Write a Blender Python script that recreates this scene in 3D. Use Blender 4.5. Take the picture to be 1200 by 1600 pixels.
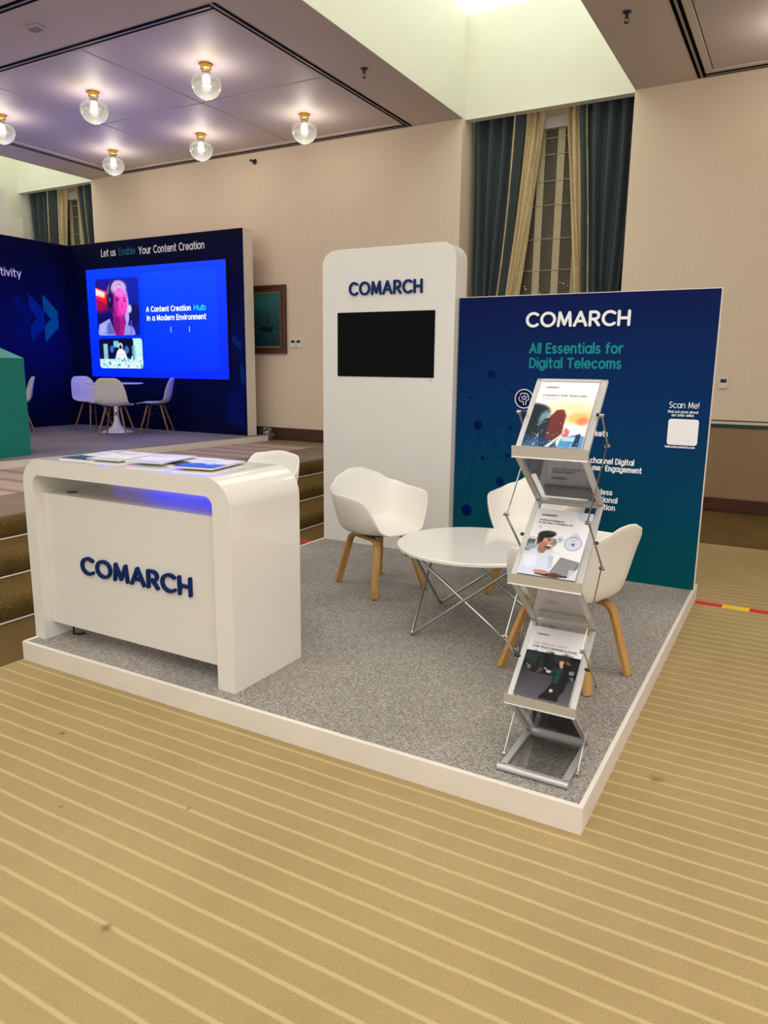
import bpy, math, random
import numpy as np
from mathutils import Vector, Matrix

for o in list(bpy.data.objects):
    bpy.data.objects.remove(o)
SC = bpy.context.scene
COL = SC.collection
random.seed(7)
PI = math.pi

# ------------------------------------------------------------------ camera, world, light, exposure
yaw, pitch, roll = math.radians(29.31), math.radians(11.21), math.radians(0.63)
fh = Vector((-math.sin(yaw), math.cos(yaw), 0)); rt = Vector((math.cos(yaw), math.sin(yaw), 0)); upv = Vector((0, 0, 1))
fwd = math.cos(pitch) * fh - math.sin(pitch) * upv
u0 = math.sin(pitch) * fh + math.cos(pitch) * upv
cr = math.cos(roll) * rt + math.sin(roll) * u0
cu = -math.sin(roll) * rt + math.cos(roll) * u0
cam = bpy.data.cameras.new('camera')
cam.sensor_fit = 'VERTICAL'; cam.sensor_height = 24.0; cam.lens = 24.0 * 1148.14 / 1600.0
cam.clip_start = 0.05; cam.clip_end = 200
camo = bpy.data.objects.new('camera', cam)
camo.matrix_world = Matrix(((cr.x, cu.x, -fwd.x, 0), (cr.y, cu.y, -fwd.y, 0), (cr.z, cu.z, -fwd.z, 1.55), (0, 0, 0, 1)))
COL.objects.link(camo)
SC.camera = camo

SC.view_settings.view_transform = 'Standard'
SC.view_settings.look = 'None'
SC.view_settings.gamma = 1.0
SC.view_settings.use_curve_mapping = False
SC.view_settings.exposure = 0.17
SC.cycles.use_denoising = True
SC.cycles.max_bounces = 8
SC.cycles.transparent_max_bounces = 16
SC.cycles.caustics_reflective = False
SC.cycles.caustics_refractive = False

WORLD_RGB, WORLD_STRENGTH = (1.0, 0.985, 0.985), 0.92
wd = bpy.data.worlds.new('hall'); SC.world = wd; wd.use_nodes = True
bg = wd.node_tree.nodes['Background']
bg.inputs[0].default_value = (*WORLD_RGB, 1); bg.inputs[1].default_value = WORLD_STRENGTH

BULB_WATTS = 23.0            # each ceiling globe
SHAFT_EMIT = 1.72             # luminous ceiling high in the light shafts
SCREEN_EMIT = 4.0           # LED wall
ZC = 4.508                   # ceiling height

def area(name, loc, size, watts, rgb, rot=(0, 0, 0)):
    l = bpy.data.lights.new(name, 'AREA'); l.shape = 'RECTANGLE'; l.size, l.size_y = size
    l.energy = watts; l.color = rgb
    o = bpy.data.objects.new(name, l); o.location = loc; o.rotation_euler = rot; COL.objects.link(o); return o
# added fill lights, in place of unseen lamps behind and beside the camera
area('hall_fill_light', (1.0, -1.0, 4.45), (5.0, 3.4), 190, (1.0, 0.97, 0.92))
area('hall_fill_light', (1.4, 3.0, 4.45), (4.0, 3.0), 95, (1.0, 0.96, 0.90))
area('hall_fill_light', (-7.2, 2.2, 4.45), (4.6, 3.0), 100, (1.0, 0.95, 0.95))

# ------------------------------------------------------------------ materials
def lin(c):
    c = c / 255.0
    return c / 12.92 if c <= 0.04045 else ((c + 0.055) / 1.055) ** 2.4
def rgb(r, g, b): return (lin(r), lin(g), lin(b), 1.0)
def newmat(name):
    m = bpy.data.materials.new(name); m.use_nodes = True
    nt = m.node_tree
    return m, nt, nt.nodes['Principled BSDF']
def N(nt, t, **kw):
    n = nt.nodes.new(t)
    for k, v in kw.items():
        if k.startswith('i_'):
            n.inputs[int(k[2:])].default_value = v
        else: setattr(n, k, v)
    return n
def mix_rgb(nt, fac, a, b, blend='MIX'):
    n = nt.nodes.new('ShaderNodeMix'); n.data_type = 'RGBA'; n.blend_type = blend
    for sock, v in ((0, fac), (6, a), (7, b)):
        if hasattr(v, 'is_linked') or hasattr(v, 'links'): nt.links.new(v, n.inputs[sock])
        else: n.inputs[sock].default_value = v
    return n.outputs[2]
def math_n(nt, op, a, b=None, c=None, clamp=False):
    n = nt.nodes.new('ShaderNodeMath'); n.operation = op; n.use_clamp = clamp
    for i, v in enumerate((a, b, c)):
        if v is None: continue
        if hasattr(v, 'links'): nt.links.new(v, n.inputs[i])
        else: n.inputs[i].default_value = v
    return n.outputs[0]
def noise(nt, scale, detail=2.0, rough=0.5, vec=None, stretch=None):
    n = nt.nodes.new('ShaderNodeTexNoise'); n.inputs['Scale'].default_value = scale
    n.inputs['Detail'].default_value = detail; n.inputs['Roughness'].default_value = rough
    if vec is None:
        tc = nt.nodes.new('ShaderNodeTexCoord'); vec = tc.outputs['Object']
    if stretch:
        mp = nt.nodes.new('ShaderNodeMapping'); mp.inputs['Scale'].default_value = stretch
        nt.links.new(vec, mp.inputs[0]); vec = mp.outputs[0]
    nt.links.new(vec, n.inputs['Vector'])
    return n.outputs[0]
def ramp(nt, fac, stops):
    n = nt.nodes.new('ShaderNodeValToRGB'); e = n.color_ramp.elements
    e[0].position, e[0].color = stops[0]; e[1].position, e[1].color = stops[-1]
    for p, c in stops[1:-1]:
        x = e.new(p); x.color = c
    nt.links.new(fac, n.inputs[0]); return n.outputs[0]
def bump(nt, b, height, strength, dist=0.01):
    n = nt.nodes.new('ShaderNodeBump'); n.inputs['Strength'].default_value = strength; n.inputs['Distance'].default_value = dist
    nt.links.new(height, n.inputs['Height']); nt.links.new(n.outputs[0], b.inputs['Normal'])
def plain(name, col, rough=0.5, metal=0.0, var=0.04, scale=6.0, spec=0.5, coat=0.0):
    m, nt, b = newmat(name)
    f = noise(nt, scale, 3)
    d = tuple(x * (1 - var * 2) for x in col[:3]) + (1,); l = tuple(min(1, x * (1 + var)) for x in col[:3]) + (1,)
    nt.links.new(ramp(nt, f, [(0.3, d), (0.7, l)]), b.inputs['Base Color'])
    b.inputs['Roughness'].default_value = rough; b.inputs['Metallic'].default_value = metal
    b.inputs['Specular IOR Level'].default_value = spec; b.inputs['Coat Weight'].default_value = coat
    b.inputs['Coat Roughness'].default_value = 0.08
    return m
def emit(name, col, s):
    m, nt, b = newmat(name)
    b.inputs['Base Color'].default_value = (0, 0, 0, 1)
    b.inputs['Emission Color'].default_value = col; b.inputs['Emission Strength'].default_value = s
    return m
def sheer_mat():
    m, nt, b = newmat('sheer_blind'); out = nt.nodes['Material Output']
    b.inputs['Base Color'].default_value = rgb(120, 112, 96); b.inputs['Roughness'].default_value = 0.9; b.inputs['Specular IOR Level'].default_value = 0.0
    t = N(nt, 'ShaderNodeBsdfTransparent'); mx = N(nt, 'ShaderNodeMixShader'); mx.inputs[0].default_value = 0.42
    nt.links.new(t.outputs[0], mx.inputs[1]); nt.links.new(b.outputs[0], mx.inputs[2]); nt.links.new(mx.outputs[0], out.inputs[0])
    return m
def clear(name, tint, base, edge, rough=0.03, milk=0.0):
    m, nt, b = newmat(name); nt.nodes.remove(b)
    out = nt.nodes['Material Output']
    t = N(nt, 'ShaderNodeBsdfTransparent'); t.inputs[0].default_value = tint
    g = N(nt, 'ShaderNodeBsdfGlossy'); g.inputs['Roughness'].default_value = rough; g.inputs[0].default_value = (0.95, 0.95, 0.95, 1)
    lw = N(nt, 'ShaderNodeLayerWeight'); lw.inputs[0].default_value = 0.5
    f = math_n(nt, 'MULTIPLY_ADD', math_n(nt, 'POWER', lw.outputs['Facing'], 2.0), edge - base, base, clamp=True)
    mx = N(nt, 'ShaderNodeMixShader')
    nt.links.new(f, mx.inputs[0]); nt.links.new(t.outputs[0], mx.inputs[1]); nt.links.new(g.outputs[0], mx.inputs[2])
    sh = mx.outputs[0]
    if milk:
        d = N(nt, 'ShaderNodeBsdfTranslucent'); d.inputs[0].default_value = (.9, .89, .87, 1)
        m2 = N(nt, 'ShaderNodeMixShader'); m2.inputs[0].default_value = milk
        nt.links.new(sh, m2.inputs[1]); nt.links.new(d.outputs[0], m2.inputs[2]); sh = m2.outputs[0]
    nt.links.new(sh, out.inputs[0])
    return m
def picture(name, rough=0.35, em=0.0):
    m, nt, b = newmat(name)
    a = N(nt, 'ShaderNodeAttribute', attribute_name='Col')
    if em:
        b.inputs['Base Color'].default_value = (0, 0, 0, 1)
        nt.links.new(a.outputs[0], b.inputs['Emission Color']); b.inputs['Emission Strength'].default_value = em
    else: nt.links.new(a.outputs[0], b.inputs['Base Color'])
    b.inputs['Roughness'].default_value = rough; b.inputs['Specular IOR Level'].default_value = 0.2
    return m

def carpet_striped():
    m, nt, b = newmat('striped_carpet')
    tc = N(nt, 'ShaderNodeTexCoord'); sp = N(nt, 'ShaderNodeSeparateXYZ'); nt.links.new(tc.outputs['Object'], sp.inputs[0])
    wob = noise(nt, 3.0, 2, vec=tc.outputs['Object'])
    y = math_n(nt, 'MULTIPLY_ADD', wob, 0.012, sp.outputs[1])
    y = math_n(nt, 'ADD', y, -1.980 + 0.0865 * 0.5 + 8.65)
    fr = math_n(nt, 'ABSOLUTE', math_n(nt, 'SUBTRACT', math_n(nt, 'FRACT', math_n(nt, 'DIVIDE', y, 0.0865)), 0.5))
    fine = noise(nt, 160, 3, 0.6, tc.outputs['Object'])
    fr2 = math_n(nt, 'MULTIPLY_ADD', math_n(nt, 'SUBTRACT', fine, 0.5), 0.06, fr)
    stripe = math_n(nt, 'SUBTRACT', 1.0, math_n(nt, 'SMOOTH_MIN', math_n(nt, 'MULTIPLY', math_n(nt, 'MAXIMUM', math_n(nt, 'SUBTRACT', fr2, 0.052), 0.0), 18.0), 1.0, 0.2), clamp=True)
    big = noise(nt, 1.3, 4, 0.6, tc.outputs['Object'])
    base = ramp(nt, big, [(0.25, rgb(161, 140, 95)), (0.5, rgb(170, 149, 104)), (0.75, rgb(178, 157, 112))])
    grain = noise(nt, 220, 2, 0.7, tc.outputs['Object'])
    base = mix_rgb(nt, 1.0, base, ramp(nt, grain, [(0.3, (0.80, 0.79, 0.77, 1)), (0.7, (1.12, 1.12, 1.12, 1))]), 'MULTIPLY')
    col = mix_rgb(nt, math_n(nt, 'MULTIPLY', stripe, 0.55), base, rgb(206, 186, 142))
    for (sx, sy, r) in ((-1.541, 1.187, 0.022), (-0.339, 2.767, 0.035), (-2.15, 1.50, 0.012), (-1.75, 1.72, 0.013), (-2.6, 1.85, 0.02)):
        d = N(nt, 'ShaderNodeVectorMath', operation='DISTANCE'); d.inputs[1].default_value = (sx, sy, 0)
        nt.links.new(tc.outputs['Object'], d.inputs[0])
        dd = math_n(nt, 'MULTIPLY_ADD', math_n(nt, 'SUBTRACT', noise(nt, 45, 2, vec=tc.outputs['Object']), 0.5), r * 1.6, d.outputs['Value'])
        s = math_n(nt, 'SUBTRACT', 1.0, math_n(nt, 'DIVIDE', dd, r), clamp=True)
        col = mix_rgb(nt, math_n(nt, 'MULTIPLY', s, 0.6, clamp=True), col, rgb(84, 62, 30))
    nt.links.new(col, b.inputs['Base Color']); b.inputs['Roughness'].default_value = 0.95; b.inputs['Specular IOR Level'].default_value = 0.1
    bump(nt, b, grain, 0.5, 0.006)
    return m
def carpet_speckle(name, stops, scale=170, big=None, bs=0.4):
    m, nt, b = newmat(name)
    f = noise(nt, scale, 3, 0.75)
    col = ramp(nt, f, stops)
    if big:
        col = mix_rgb(nt, 1.0, col, ramp(nt, noise(nt, big, 3), [(0.3, (0.82, 0.82, 0.82, 1)), (0.7, (1.1, 1.1, 1.1, 1))]), 'MULTIPLY')
    nt.links.new(col, b.inputs['Base Color']); b.inputs['Roughness'].default_value = 0.95; b.inputs['Specular IOR Level'].default_value = 0.1
    bump(nt, b, f, bs, 0.006)
    return m
def wallpaper(name, c0, c1):
    m, nt, b = newmat(name)
    f = noise(nt, 30, 3, 0.6, stretch=(1, 1, 0.06))
    g = noise(nt, 0.5, 2)
    col = mix_rgb(nt, math_n(nt, 'MULTIPLY_ADD', f, 0.6, math_n(nt, 'MULTIPLY', g, 0.4)), c0, c1)
    nt.links.new(col, b.inputs['Base Color']); b.inputs['Roughness'].default_value = 0.7; b.inputs['Specular IOR Level'].default_value = 0.25
    bump(nt, b, noise(nt, 120, 2, stretch=(1, 1, 0.1)), 0.05)
    return m
def wood(name, c0, c1, scale=(1, 1, 1), rough=0.4):
    m, nt, b = newmat(name)
    f = noise(nt, 18, 4, 0.6, stretch=scale)
    nt.links.new(ramp(nt, f, [(0.3, c0), (0.7, c1)]), b.inputs['Base Color']); b.inputs['Roughness'].default_value = rough
    return m
def gradient_print(name, stops, z0, z1, rough=0.4):
    m, nt, b = newmat(name)
    tc = N(nt, 'ShaderNodeTexCoord'); sp = N(nt, 'ShaderNodeSeparateXYZ'); nt.links.new(tc.outputs['Object'], sp.inputs[0])
    f = math_n(nt, 'DIVIDE', math_n(nt, 'SUBTRACT', sp.outputs[2], z0), z1 - z0, clamp=True)
    f = math_n(nt, 'MULTIPLY_ADD', math_n(nt, 'SUBTRACT', noise(nt, 1.2, 2), 0.5), 0.12, f)
    nt.links.new(ramp(nt, f, stops), b.inputs['Base Color']); b.inputs['Roughness'].default_value = rough
    b.inputs['Specular IOR Level'].default_value = 0.08
    return m

M = {}
M['carpet'] = carpet_striped()
M['border'] = carpet_speckle('brown_carpet', [(0.25, rgb(84, 64, 34)), (0.5, rgb(112, 90, 52)), (0.8, rgb(140, 115, 70))], 150, 2.0, 0.7)
M['step'] = carpet_speckle('step_carpet', [(0.25, rgb(66, 50, 26)), (0.5, rgb(104, 82, 45)), (0.8, rgb(140, 114, 66))], 90, 4.0, 0.8)
M['stageedge'] = carpet_speckle('stage_edge_carpet', [(0.25, rgb(128, 110, 92)), (0.8, rgb(158, 139, 118))], 120, 2.0)
M['grey'] = carpet_speckle('grey_carpet', [(0.30, rgb(100, 95, 89)), (0.5, rgb(151, 145, 137)), (0.72, rgb(214, 207, 199))], 135, 1.5, 0.5)
M['boothgrey'] = carpet_speckle('booth_grey_carpet', [(0.3, rgb(104, 98, 98)), (0.7, rgb(165, 157, 155))], 60, 1.2)
def stage_carpet():
    m, nt, b = newmat('stage_light_carpet')
    tc = N(nt, 'ShaderNodeTexCoord'); sp = N(nt, 'ShaderNodeSeparateXYZ'); nt.links.new(tc.outputs['Object'], sp.inputs[0])
    y = math_n(nt, 'MULTIPLY_ADD', noise(nt, 2, 2, vec=tc.outputs['Object']), 0.05, sp.outputs[1])
    fr = math_n(nt, 'ABSOLUTE', math_n(nt, 'SUBTRACT', math_n(nt, 'FRACT', math_n(nt, 'DIVIDE', math_n(nt, 'ADD', y, 20.0), 0.36)), 0.5))
    s = math_n(nt, 'SUBTRACT', 1.0, math_n(nt, 'MULTIPLY', fr, 5.0), clamp=True)
    nt.links.new(mix_rgb(nt, s, rgb(186, 165, 148), rgb(148, 124, 116)), b.inputs['Base Color'])
    b.inputs['Roughness'].default_value = 0.95; b.inputs['Specular IOR Level'].default_value = 0.1
    return m
M['stagetop'] = stage_carpet()
M['wall'] = wallpaper('beige_wallpaper', rgb(220, 200, 176), rgb(233, 216, 194))
M['wainscot'] = wallpaper('brown_wainscot', rgb(140, 114, 84), rgb(160, 133, 100))
M['shaft'] = plain('shaft_paint', rgb(230, 230, 214), 0.6, var=0.01)
M['ceil'] = plain('ceiling_paint', rgb(202, 189, 183), 0.75, var=0.015, scale=1.5)
M['ceilpanel'] = plain('ceiling_panel', rgb(192, 180, 180), 0.6, var=0.015, scale=1.5)
M['groove'] = plain('groove_dark', rgb(92, 80, 76), 0.8)  # dark brown-grey that shows in the ceiling panel joints
M['slot'] = plain('slot_black', rgb(6, 6, 8), 0.8, spec=0.03)
M['slotmetal'] = plain('slot_metal', rgb(150, 142, 148), 0.55, 0.2)
M['white'] = plain('white_lacquer', rgb(226, 222, 216), 0.35, var=0.008, spec=0.4)
M['whitegloss'] = plain('white_gloss', rgb(230, 226, 218), 0.10, var=0.006, spec=0.6)
M['shelf'] = plain('shelf_satin', rgb(226, 222, 214), 0.28, var=0.006, spec=0.6)
M['plinth'] = plain('plinth_white', rgb(230, 222, 211), 0.5, var=0.02)
M['plastic'] = plain('white_plastic', rgb(234, 230, 223), 0.38, var=0.006)
M['sideplastic'] = plain('white_side_chair_plastic', rgb(214, 210, 208), 0.4, var=0.006)
M['navy'] = plain('navy_letters', rgb(8, 40, 98), 0.5, spec=0.15)
M['whiteink'] = plain('white_ink', rgb(240, 240, 244), 0.5, var=0.0, spec=0.05)
M['tealink'] = plain('teal_ink', rgb(28, 138, 146), 0.6, var=0.0, spec=0.05)
M['dotink'] = plain('dark_blue_ink', rgb(0, 22, 84), 0.6, var=0.0, spec=0.05)
M['lineink'] = plain('line_ink', rgb(0, 34, 78), 0.6, var=0.0, spec=0.05)
M['iconink'] = plain('icon_ink', rgb(8, 22, 72), 0.5, var=0.0, spec=0.05)
M['blackink'] = plain('black_ink', rgb(14, 13, 16), 0.5, var=0.0)
M['greyink'] = plain('grey_ink', rgb(140, 138, 140), 0.5, var=0.0)
M['panelprint'] = gradient_print('panel_print', [(0.0, rgb(0, 80, 84)), (0.25, rgb(0, 68, 94)), (0.6, rgb(0, 46, 98)), (1.0, rgb(5, 21, 78))], 0.1, 2.05)
M['boothprint'] = gradient_print('booth_print', [(0.0, rgb(2, 10, 48)), (0.5, rgb(3, 14, 92)), (0.75, rgb(2, 10, 66)), (1.0, rgb(2, 6, 44))], 0.5, 3.4, 0.6)
M['screenblack'] = plain('screen_black', rgb(5, 5, 8), 0.35, var=0.0, spec=0.08)
M['chrome'] = plain('chrome', rgb(186, 183, 180), 0.2, 1.0, var=0.01)
M['alu'] = plain('aluminium', rgb(202, 201, 200), 0.34, 0.45, var=0.01)
M['dark'] = plain('dark_metal', rgb(34, 32, 32), 0.45)
M['oak'] = wood('oak_ply', rgb(174, 126, 62), rgb(202, 158, 92), (1, 1, 0.08), 0.38)
M['walnut'] = wood('beech_legs', rgb(120, 84, 58), rgb(152, 110, 78), (1, 1, 0.1), 0.45)
M['skirting'] = wood('dark_skirting', rgb(62, 36, 24), rgb(84, 50, 34), (0.1, 1, 1), 0.35)
M['curtain'] = plain('teal_curtain', rgb(70, 80, 84), 0.85, var=0.06, scale=20, spec=0.15)
M['beige'] = plain('gold_curtain', rgb(212, 192, 150), 0.7, var=0.06, scale=25, spec=0.2)
M['braid'] = plain('gold_braid', rgb(196, 176, 132), 0.6, var=0.25, scale=60)
M['strip'] = plain('blind_strip', rgb(182, 170, 140), 0.8, var=0.02)
M['sheer'] = sheer_mat()
M['night'] = plain('night_glass', rgb(34, 33, 34), 0.08, var=0.0)
M['brass'] = plain('brass', rgb(214, 170, 84), 0.25, 0.9, var=0.02)
M['smoke'] = clear('smoked_glass', (0.42, 0.41, 0.41, 1), 0.14, 0.70, 0.12, 0.016)
M['acrylic'] = clear('clear_acrylic', (0.92, 0.925, 0.93, 1), 0.05, 0.36, 0.02)
M['bulb'] = emit('bulb_glow', (1.0, 0.96, 0.86, 1), 7.0)
M['laylight'] = emit('laylight_glow', (0.98, 1.0, 0.86, 1), SHAFT_EMIT)
M['citylight'] = emit('city_light', (1.0, 0.85, 0.6, 1), 2.0)
M['tealdesk'] = plain('teal_desk', rgb(0, 130, 120), 0.45, var=0.02)
M['tealdesklit'] = plain('teal_desk_lit', rgb(78, 166, 154), 0.4, var=0.02)  # paler teal: light on the sloping facets, put into the colour
M['arrow1'] = plain('arrow_teal', rgb(0, 104, 148), 0.5, var=0.0, spec=0.05)
M['arrow2'] = plain('arrow_blue', rgb(0, 46, 136), 0.5, var=0.0, spec=0.05)
M['arrow3'] = plain('arrow_faint', rgb(2, 20, 104), 0.6, var=0.0, spec=0.05)
M['enable'] = plain('enable_teal', rgb(44, 106, 134), 0.5, var=0.0, spec=0.05)
M['red'] = plain('tape_red', rgb(206, 20, 26), 0.4, var=0.02)
M['yellow'] = plain('tape_yellow', rgb(246, 200, 30), 0.4, var=0.02)
M['frame'] = wood('picture_frame', rgb(60, 34, 24), rgb(96, 60, 40), (1, 1, 1), 0.3)
M['mat'] = plain('picture_slip', rgb(150, 136, 116), 0.6)
M['bag'] = clear('plastic_film', (0.82, 0.80, 0.76, 1), 0.12, 0.6, 0.2)
M['paper'] = plain('paper_edges', rgb(214, 210, 204), 0.6, var=0.05, scale=80)
M['print'] = picture('brochure_print', 0.42)
M['paint'] = picture('oil_paint', 0.5)
M['led'] = picture('led_picture', 0.4, SCREEN_EMIT)
M['rail'] = plain('rail_green', rgb(22, 62, 56), 0.35)
M['linedark'] = plain('rail_dark_line', rgb(40, 44, 40), 0.5)

# ------------------------------------------------------------------ mesh helpers
class MB:
    def __init__(s): s.v = []; s.f = []; s.m = []; s.mi = 0
    def face(s, pts):
        b = len(s.v); s.v += [tuple(p) for p in pts]; s.f.append(tuple(range(b, b + len(pts)))); s.m.append(s.mi); return s
    def box(s, x0, x1, y0, y1, z0, z1):
        b = len(s.v)
        s.v += [(x0, y0, z0), (x1, y0, z0), (x1, y1, z0), (x0, y1, z0), (x0, y0, z1), (x1, y0, z1), (x1, y1, z1), (x0, y1, z1)]
        for f in ((0, 3, 2, 1), (4, 5, 6, 7), (0, 1, 5, 4), (1, 2, 6, 5), (2, 3, 7, 6), (3, 0, 4, 7)):
            s.f.append(tuple(b + i for i in f)); s.m.append(s.mi)
        return s
    def prism(s, poly, axis, a, bb):
        # poly: list of 2-D points; axis 0/1/2 is the extrusion axis
        def P(p, t):
            return ((t, p[0], p[1]), (p[0], t, p[1]), (p[0], p[1], t))[axis]
        n = len(poly); b = len(s.v)
        s.v += [P(p, a) for p in poly] + [P(p, bb) for p in poly]
        s.f.append(tuple(b + i for i in range(n))[::-1]); s.f.append(tuple(b + n + i for i in range(n)))
        for i in range(n):
            j = (i + 1) % n; s.f.append((b + i, b + j, b + n + j, b + n + i))
        s.m += [s.mi] * (n + 2); return s
    def tube(s, pts, r, n=10, caps=True, radii=None):
        pts = [Vector(p) for p in pts]; b = len(s.v); ref = None
        for i, p in enumerate(pts):
            t = (pts[min(i + 1, len(pts) - 1)] - pts[max(i - 1, 0)]).normalized()
            if ref is None:
                ref = t.orthogonal().normalized()
            ref = (ref - t * ref.dot(t)).normalized(); w = t.cross(ref)
            rr = radii[i] if radii else r
            for k in range(n):
                a = 2 * PI * k / n; s.v.append(tuple(p + rr * (math.cos(a) * ref + math.sin(a) * w)))
        for i in range(len(pts) - 1):
            for k in range(n):
                j = (k + 1) % n; s.f.append((b + i * n + k, b + i * n + j, b + (i + 1) * n + j, b + (i + 1) * n + k)); s.m.append(s.mi)
        if caps:
            s.f.append(tuple(b + k for k in range(n))[::-1]); e = b + (len(pts) - 1) * n
            s.f.append(tuple(e + k for k in range(n))); s.m += [s.mi] * 2
        return s
    def bar(s, pts, w, h, nrm):
        # rectangular section: width w along nrm, height h in the plane of the path
        pts = [Vector(p) for p in pts]; nrm = Vector(nrm).normalized(); b = len(s.v)
        for i, p in enumerate(pts):
            t = (pts[min(i + 1, len(pts) - 1)] - pts[max(i - 1, 0)]).normalized(); q = t.cross(nrm).normalized()
            for (a, c) in ((-1, -1), (1, -1), (1, 1), (-1, 1)): s.v.append(tuple(p + nrm * (a * w / 2) + q * (c * h / 2)))
        for i in range(len(pts) - 1):
            for k in range(4):
                j = (k + 1) % 4; s.f.append((b + i * 4 + k, b + i * 4 + j, b + i * 4 + 4 + j, b + i * 4 + 4 + k)); s.m.append(s.mi)
        e = b + (len(pts) - 1) * 4
        s.f.append((b + 3, b + 2, b + 1, b)); s.f.append((e, e + 1, e + 2, e + 3)); s.m += [s.mi] * 2
        return s
    def lathe(s, prof, n=32, cx=0, cy=0):
        b = len(s.v); k = len(prof)
        for i in range(n):
            a = 2 * PI * i / n
            for (r, z) in prof: s.v.append((cx + r * math.cos(a), cy + r * math.sin(a), z))
        for i in range(n):
            j = (i + 1) % n
            for q in range(k - 1): s.f.append((b + i * k + q, b + j * k + q, b + j * k + q + 1, b + i * k + q + 1)); s.m.append(s.mi)
        return s
    def grid(s, P):
        b = len(s.v); R = len(P); Cn = len(P[0])
        for row in P: s.v += [tuple(p) for p in row]
        for i in range(R - 1):
            for j in range(Cn - 1):
                s.f.append((b + i * Cn + j, b + i * Cn + j + 1, b + (i + 1) * Cn + j + 1, b + (i + 1) * Cn + j)); s.m.append(s.mi)
        return s
    def build(s, name, mats, parent=None, smooth=None, bevel=0, seg=2, solid=0, off=0, subsurf=0):
        me = bpy.data.meshes.new(name); me.from_pydata(s.v, [], s.f); me.validate()
        import bmesh
        bm = bmesh.new(); bm.from_mesh(me)
        bmesh.ops.remove_doubles(bm, verts=bm.verts, dist=1e-5)
        if len(bm.faces) < 60000: bmesh.ops.recalc_face_normals(bm, faces=bm.faces)
        bm.to_mesh(me); bm.free()
        if not isinstance(mats, (list, tuple)): mats = [mats]
        for m in mats: me.materials.append(m)
        if len(mats) > 1 and len(me.polygons) == len(s.m):
            for p, i in zip(me.polygons, s.m): p.material_index = i
        o = bpy.data.objects.new(name, me); COL.objects.link(o)
        if parent: o.parent = parent
        if smooth is not None:
            for p in me.polygons: p.use_smooth = True
            if smooth < 179: me.set_sharp_from_angle(angle=math.radians(smooth))
        if solid:
            md = o.modifiers.new('s', 'SOLIDIFY'); md.thickness = solid; md.offset = off
        if bevel:
            md = o.modifiers.new('b', 'BEVEL'); md.width = bevel; md.segments = seg; md.limit_method = 'ANGLE'; md.angle_limit = math.radians(40)
        if subsurf:
            md = o.modifiers.new('u', 'SUBSURF'); md.levels = subsurf; md.render_levels = subsurf
        return o
def tag(o, label=None, cat=None, group=None, kind=None):
    if label: o['label'] = label
    if cat: o['category'] = cat
    if group: o['group'] = group
    if kind: o['kind'] = kind
    return o
def thing(name, label, cat, loc=(0, 0, 0), rot=(0, 0, 0), group=None):
    o = bpy.data.objects.new(name, None); o.empty_display_size = 0.1; COL.objects.link(o)
    o.location = loc; o.rotation_euler = rot
    return tag(o, label, cat, group)
def struct(name, mb, mats, label, cat, **kw): return tag(mb.build(name, mats, **kw), label, cat, kind='structure')
def copy_thing(root, loc, rotz, label):
    def rec(o, par):
        c = o.copy(); COL.objects.link(c)
        if par: c.parent = par
        for ch in [q for q in bpy.data.objects if q.parent == o]: rec(ch, c)
        return c
    r = rec(root, None); r.location = loc; r.rotation_euler = (0, 0, rotz); r['label'] = label
    return r
def arc2(cx, cy, r, a0, a1, n=8):
    return [(cx + r * math.cos(math.radians(a0 + (a1 - a0) * i / n)), cy + r * math.sin(math.radians(a0 + (a1 - a0) * i / n))) for i in range(n + 1)]

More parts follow.
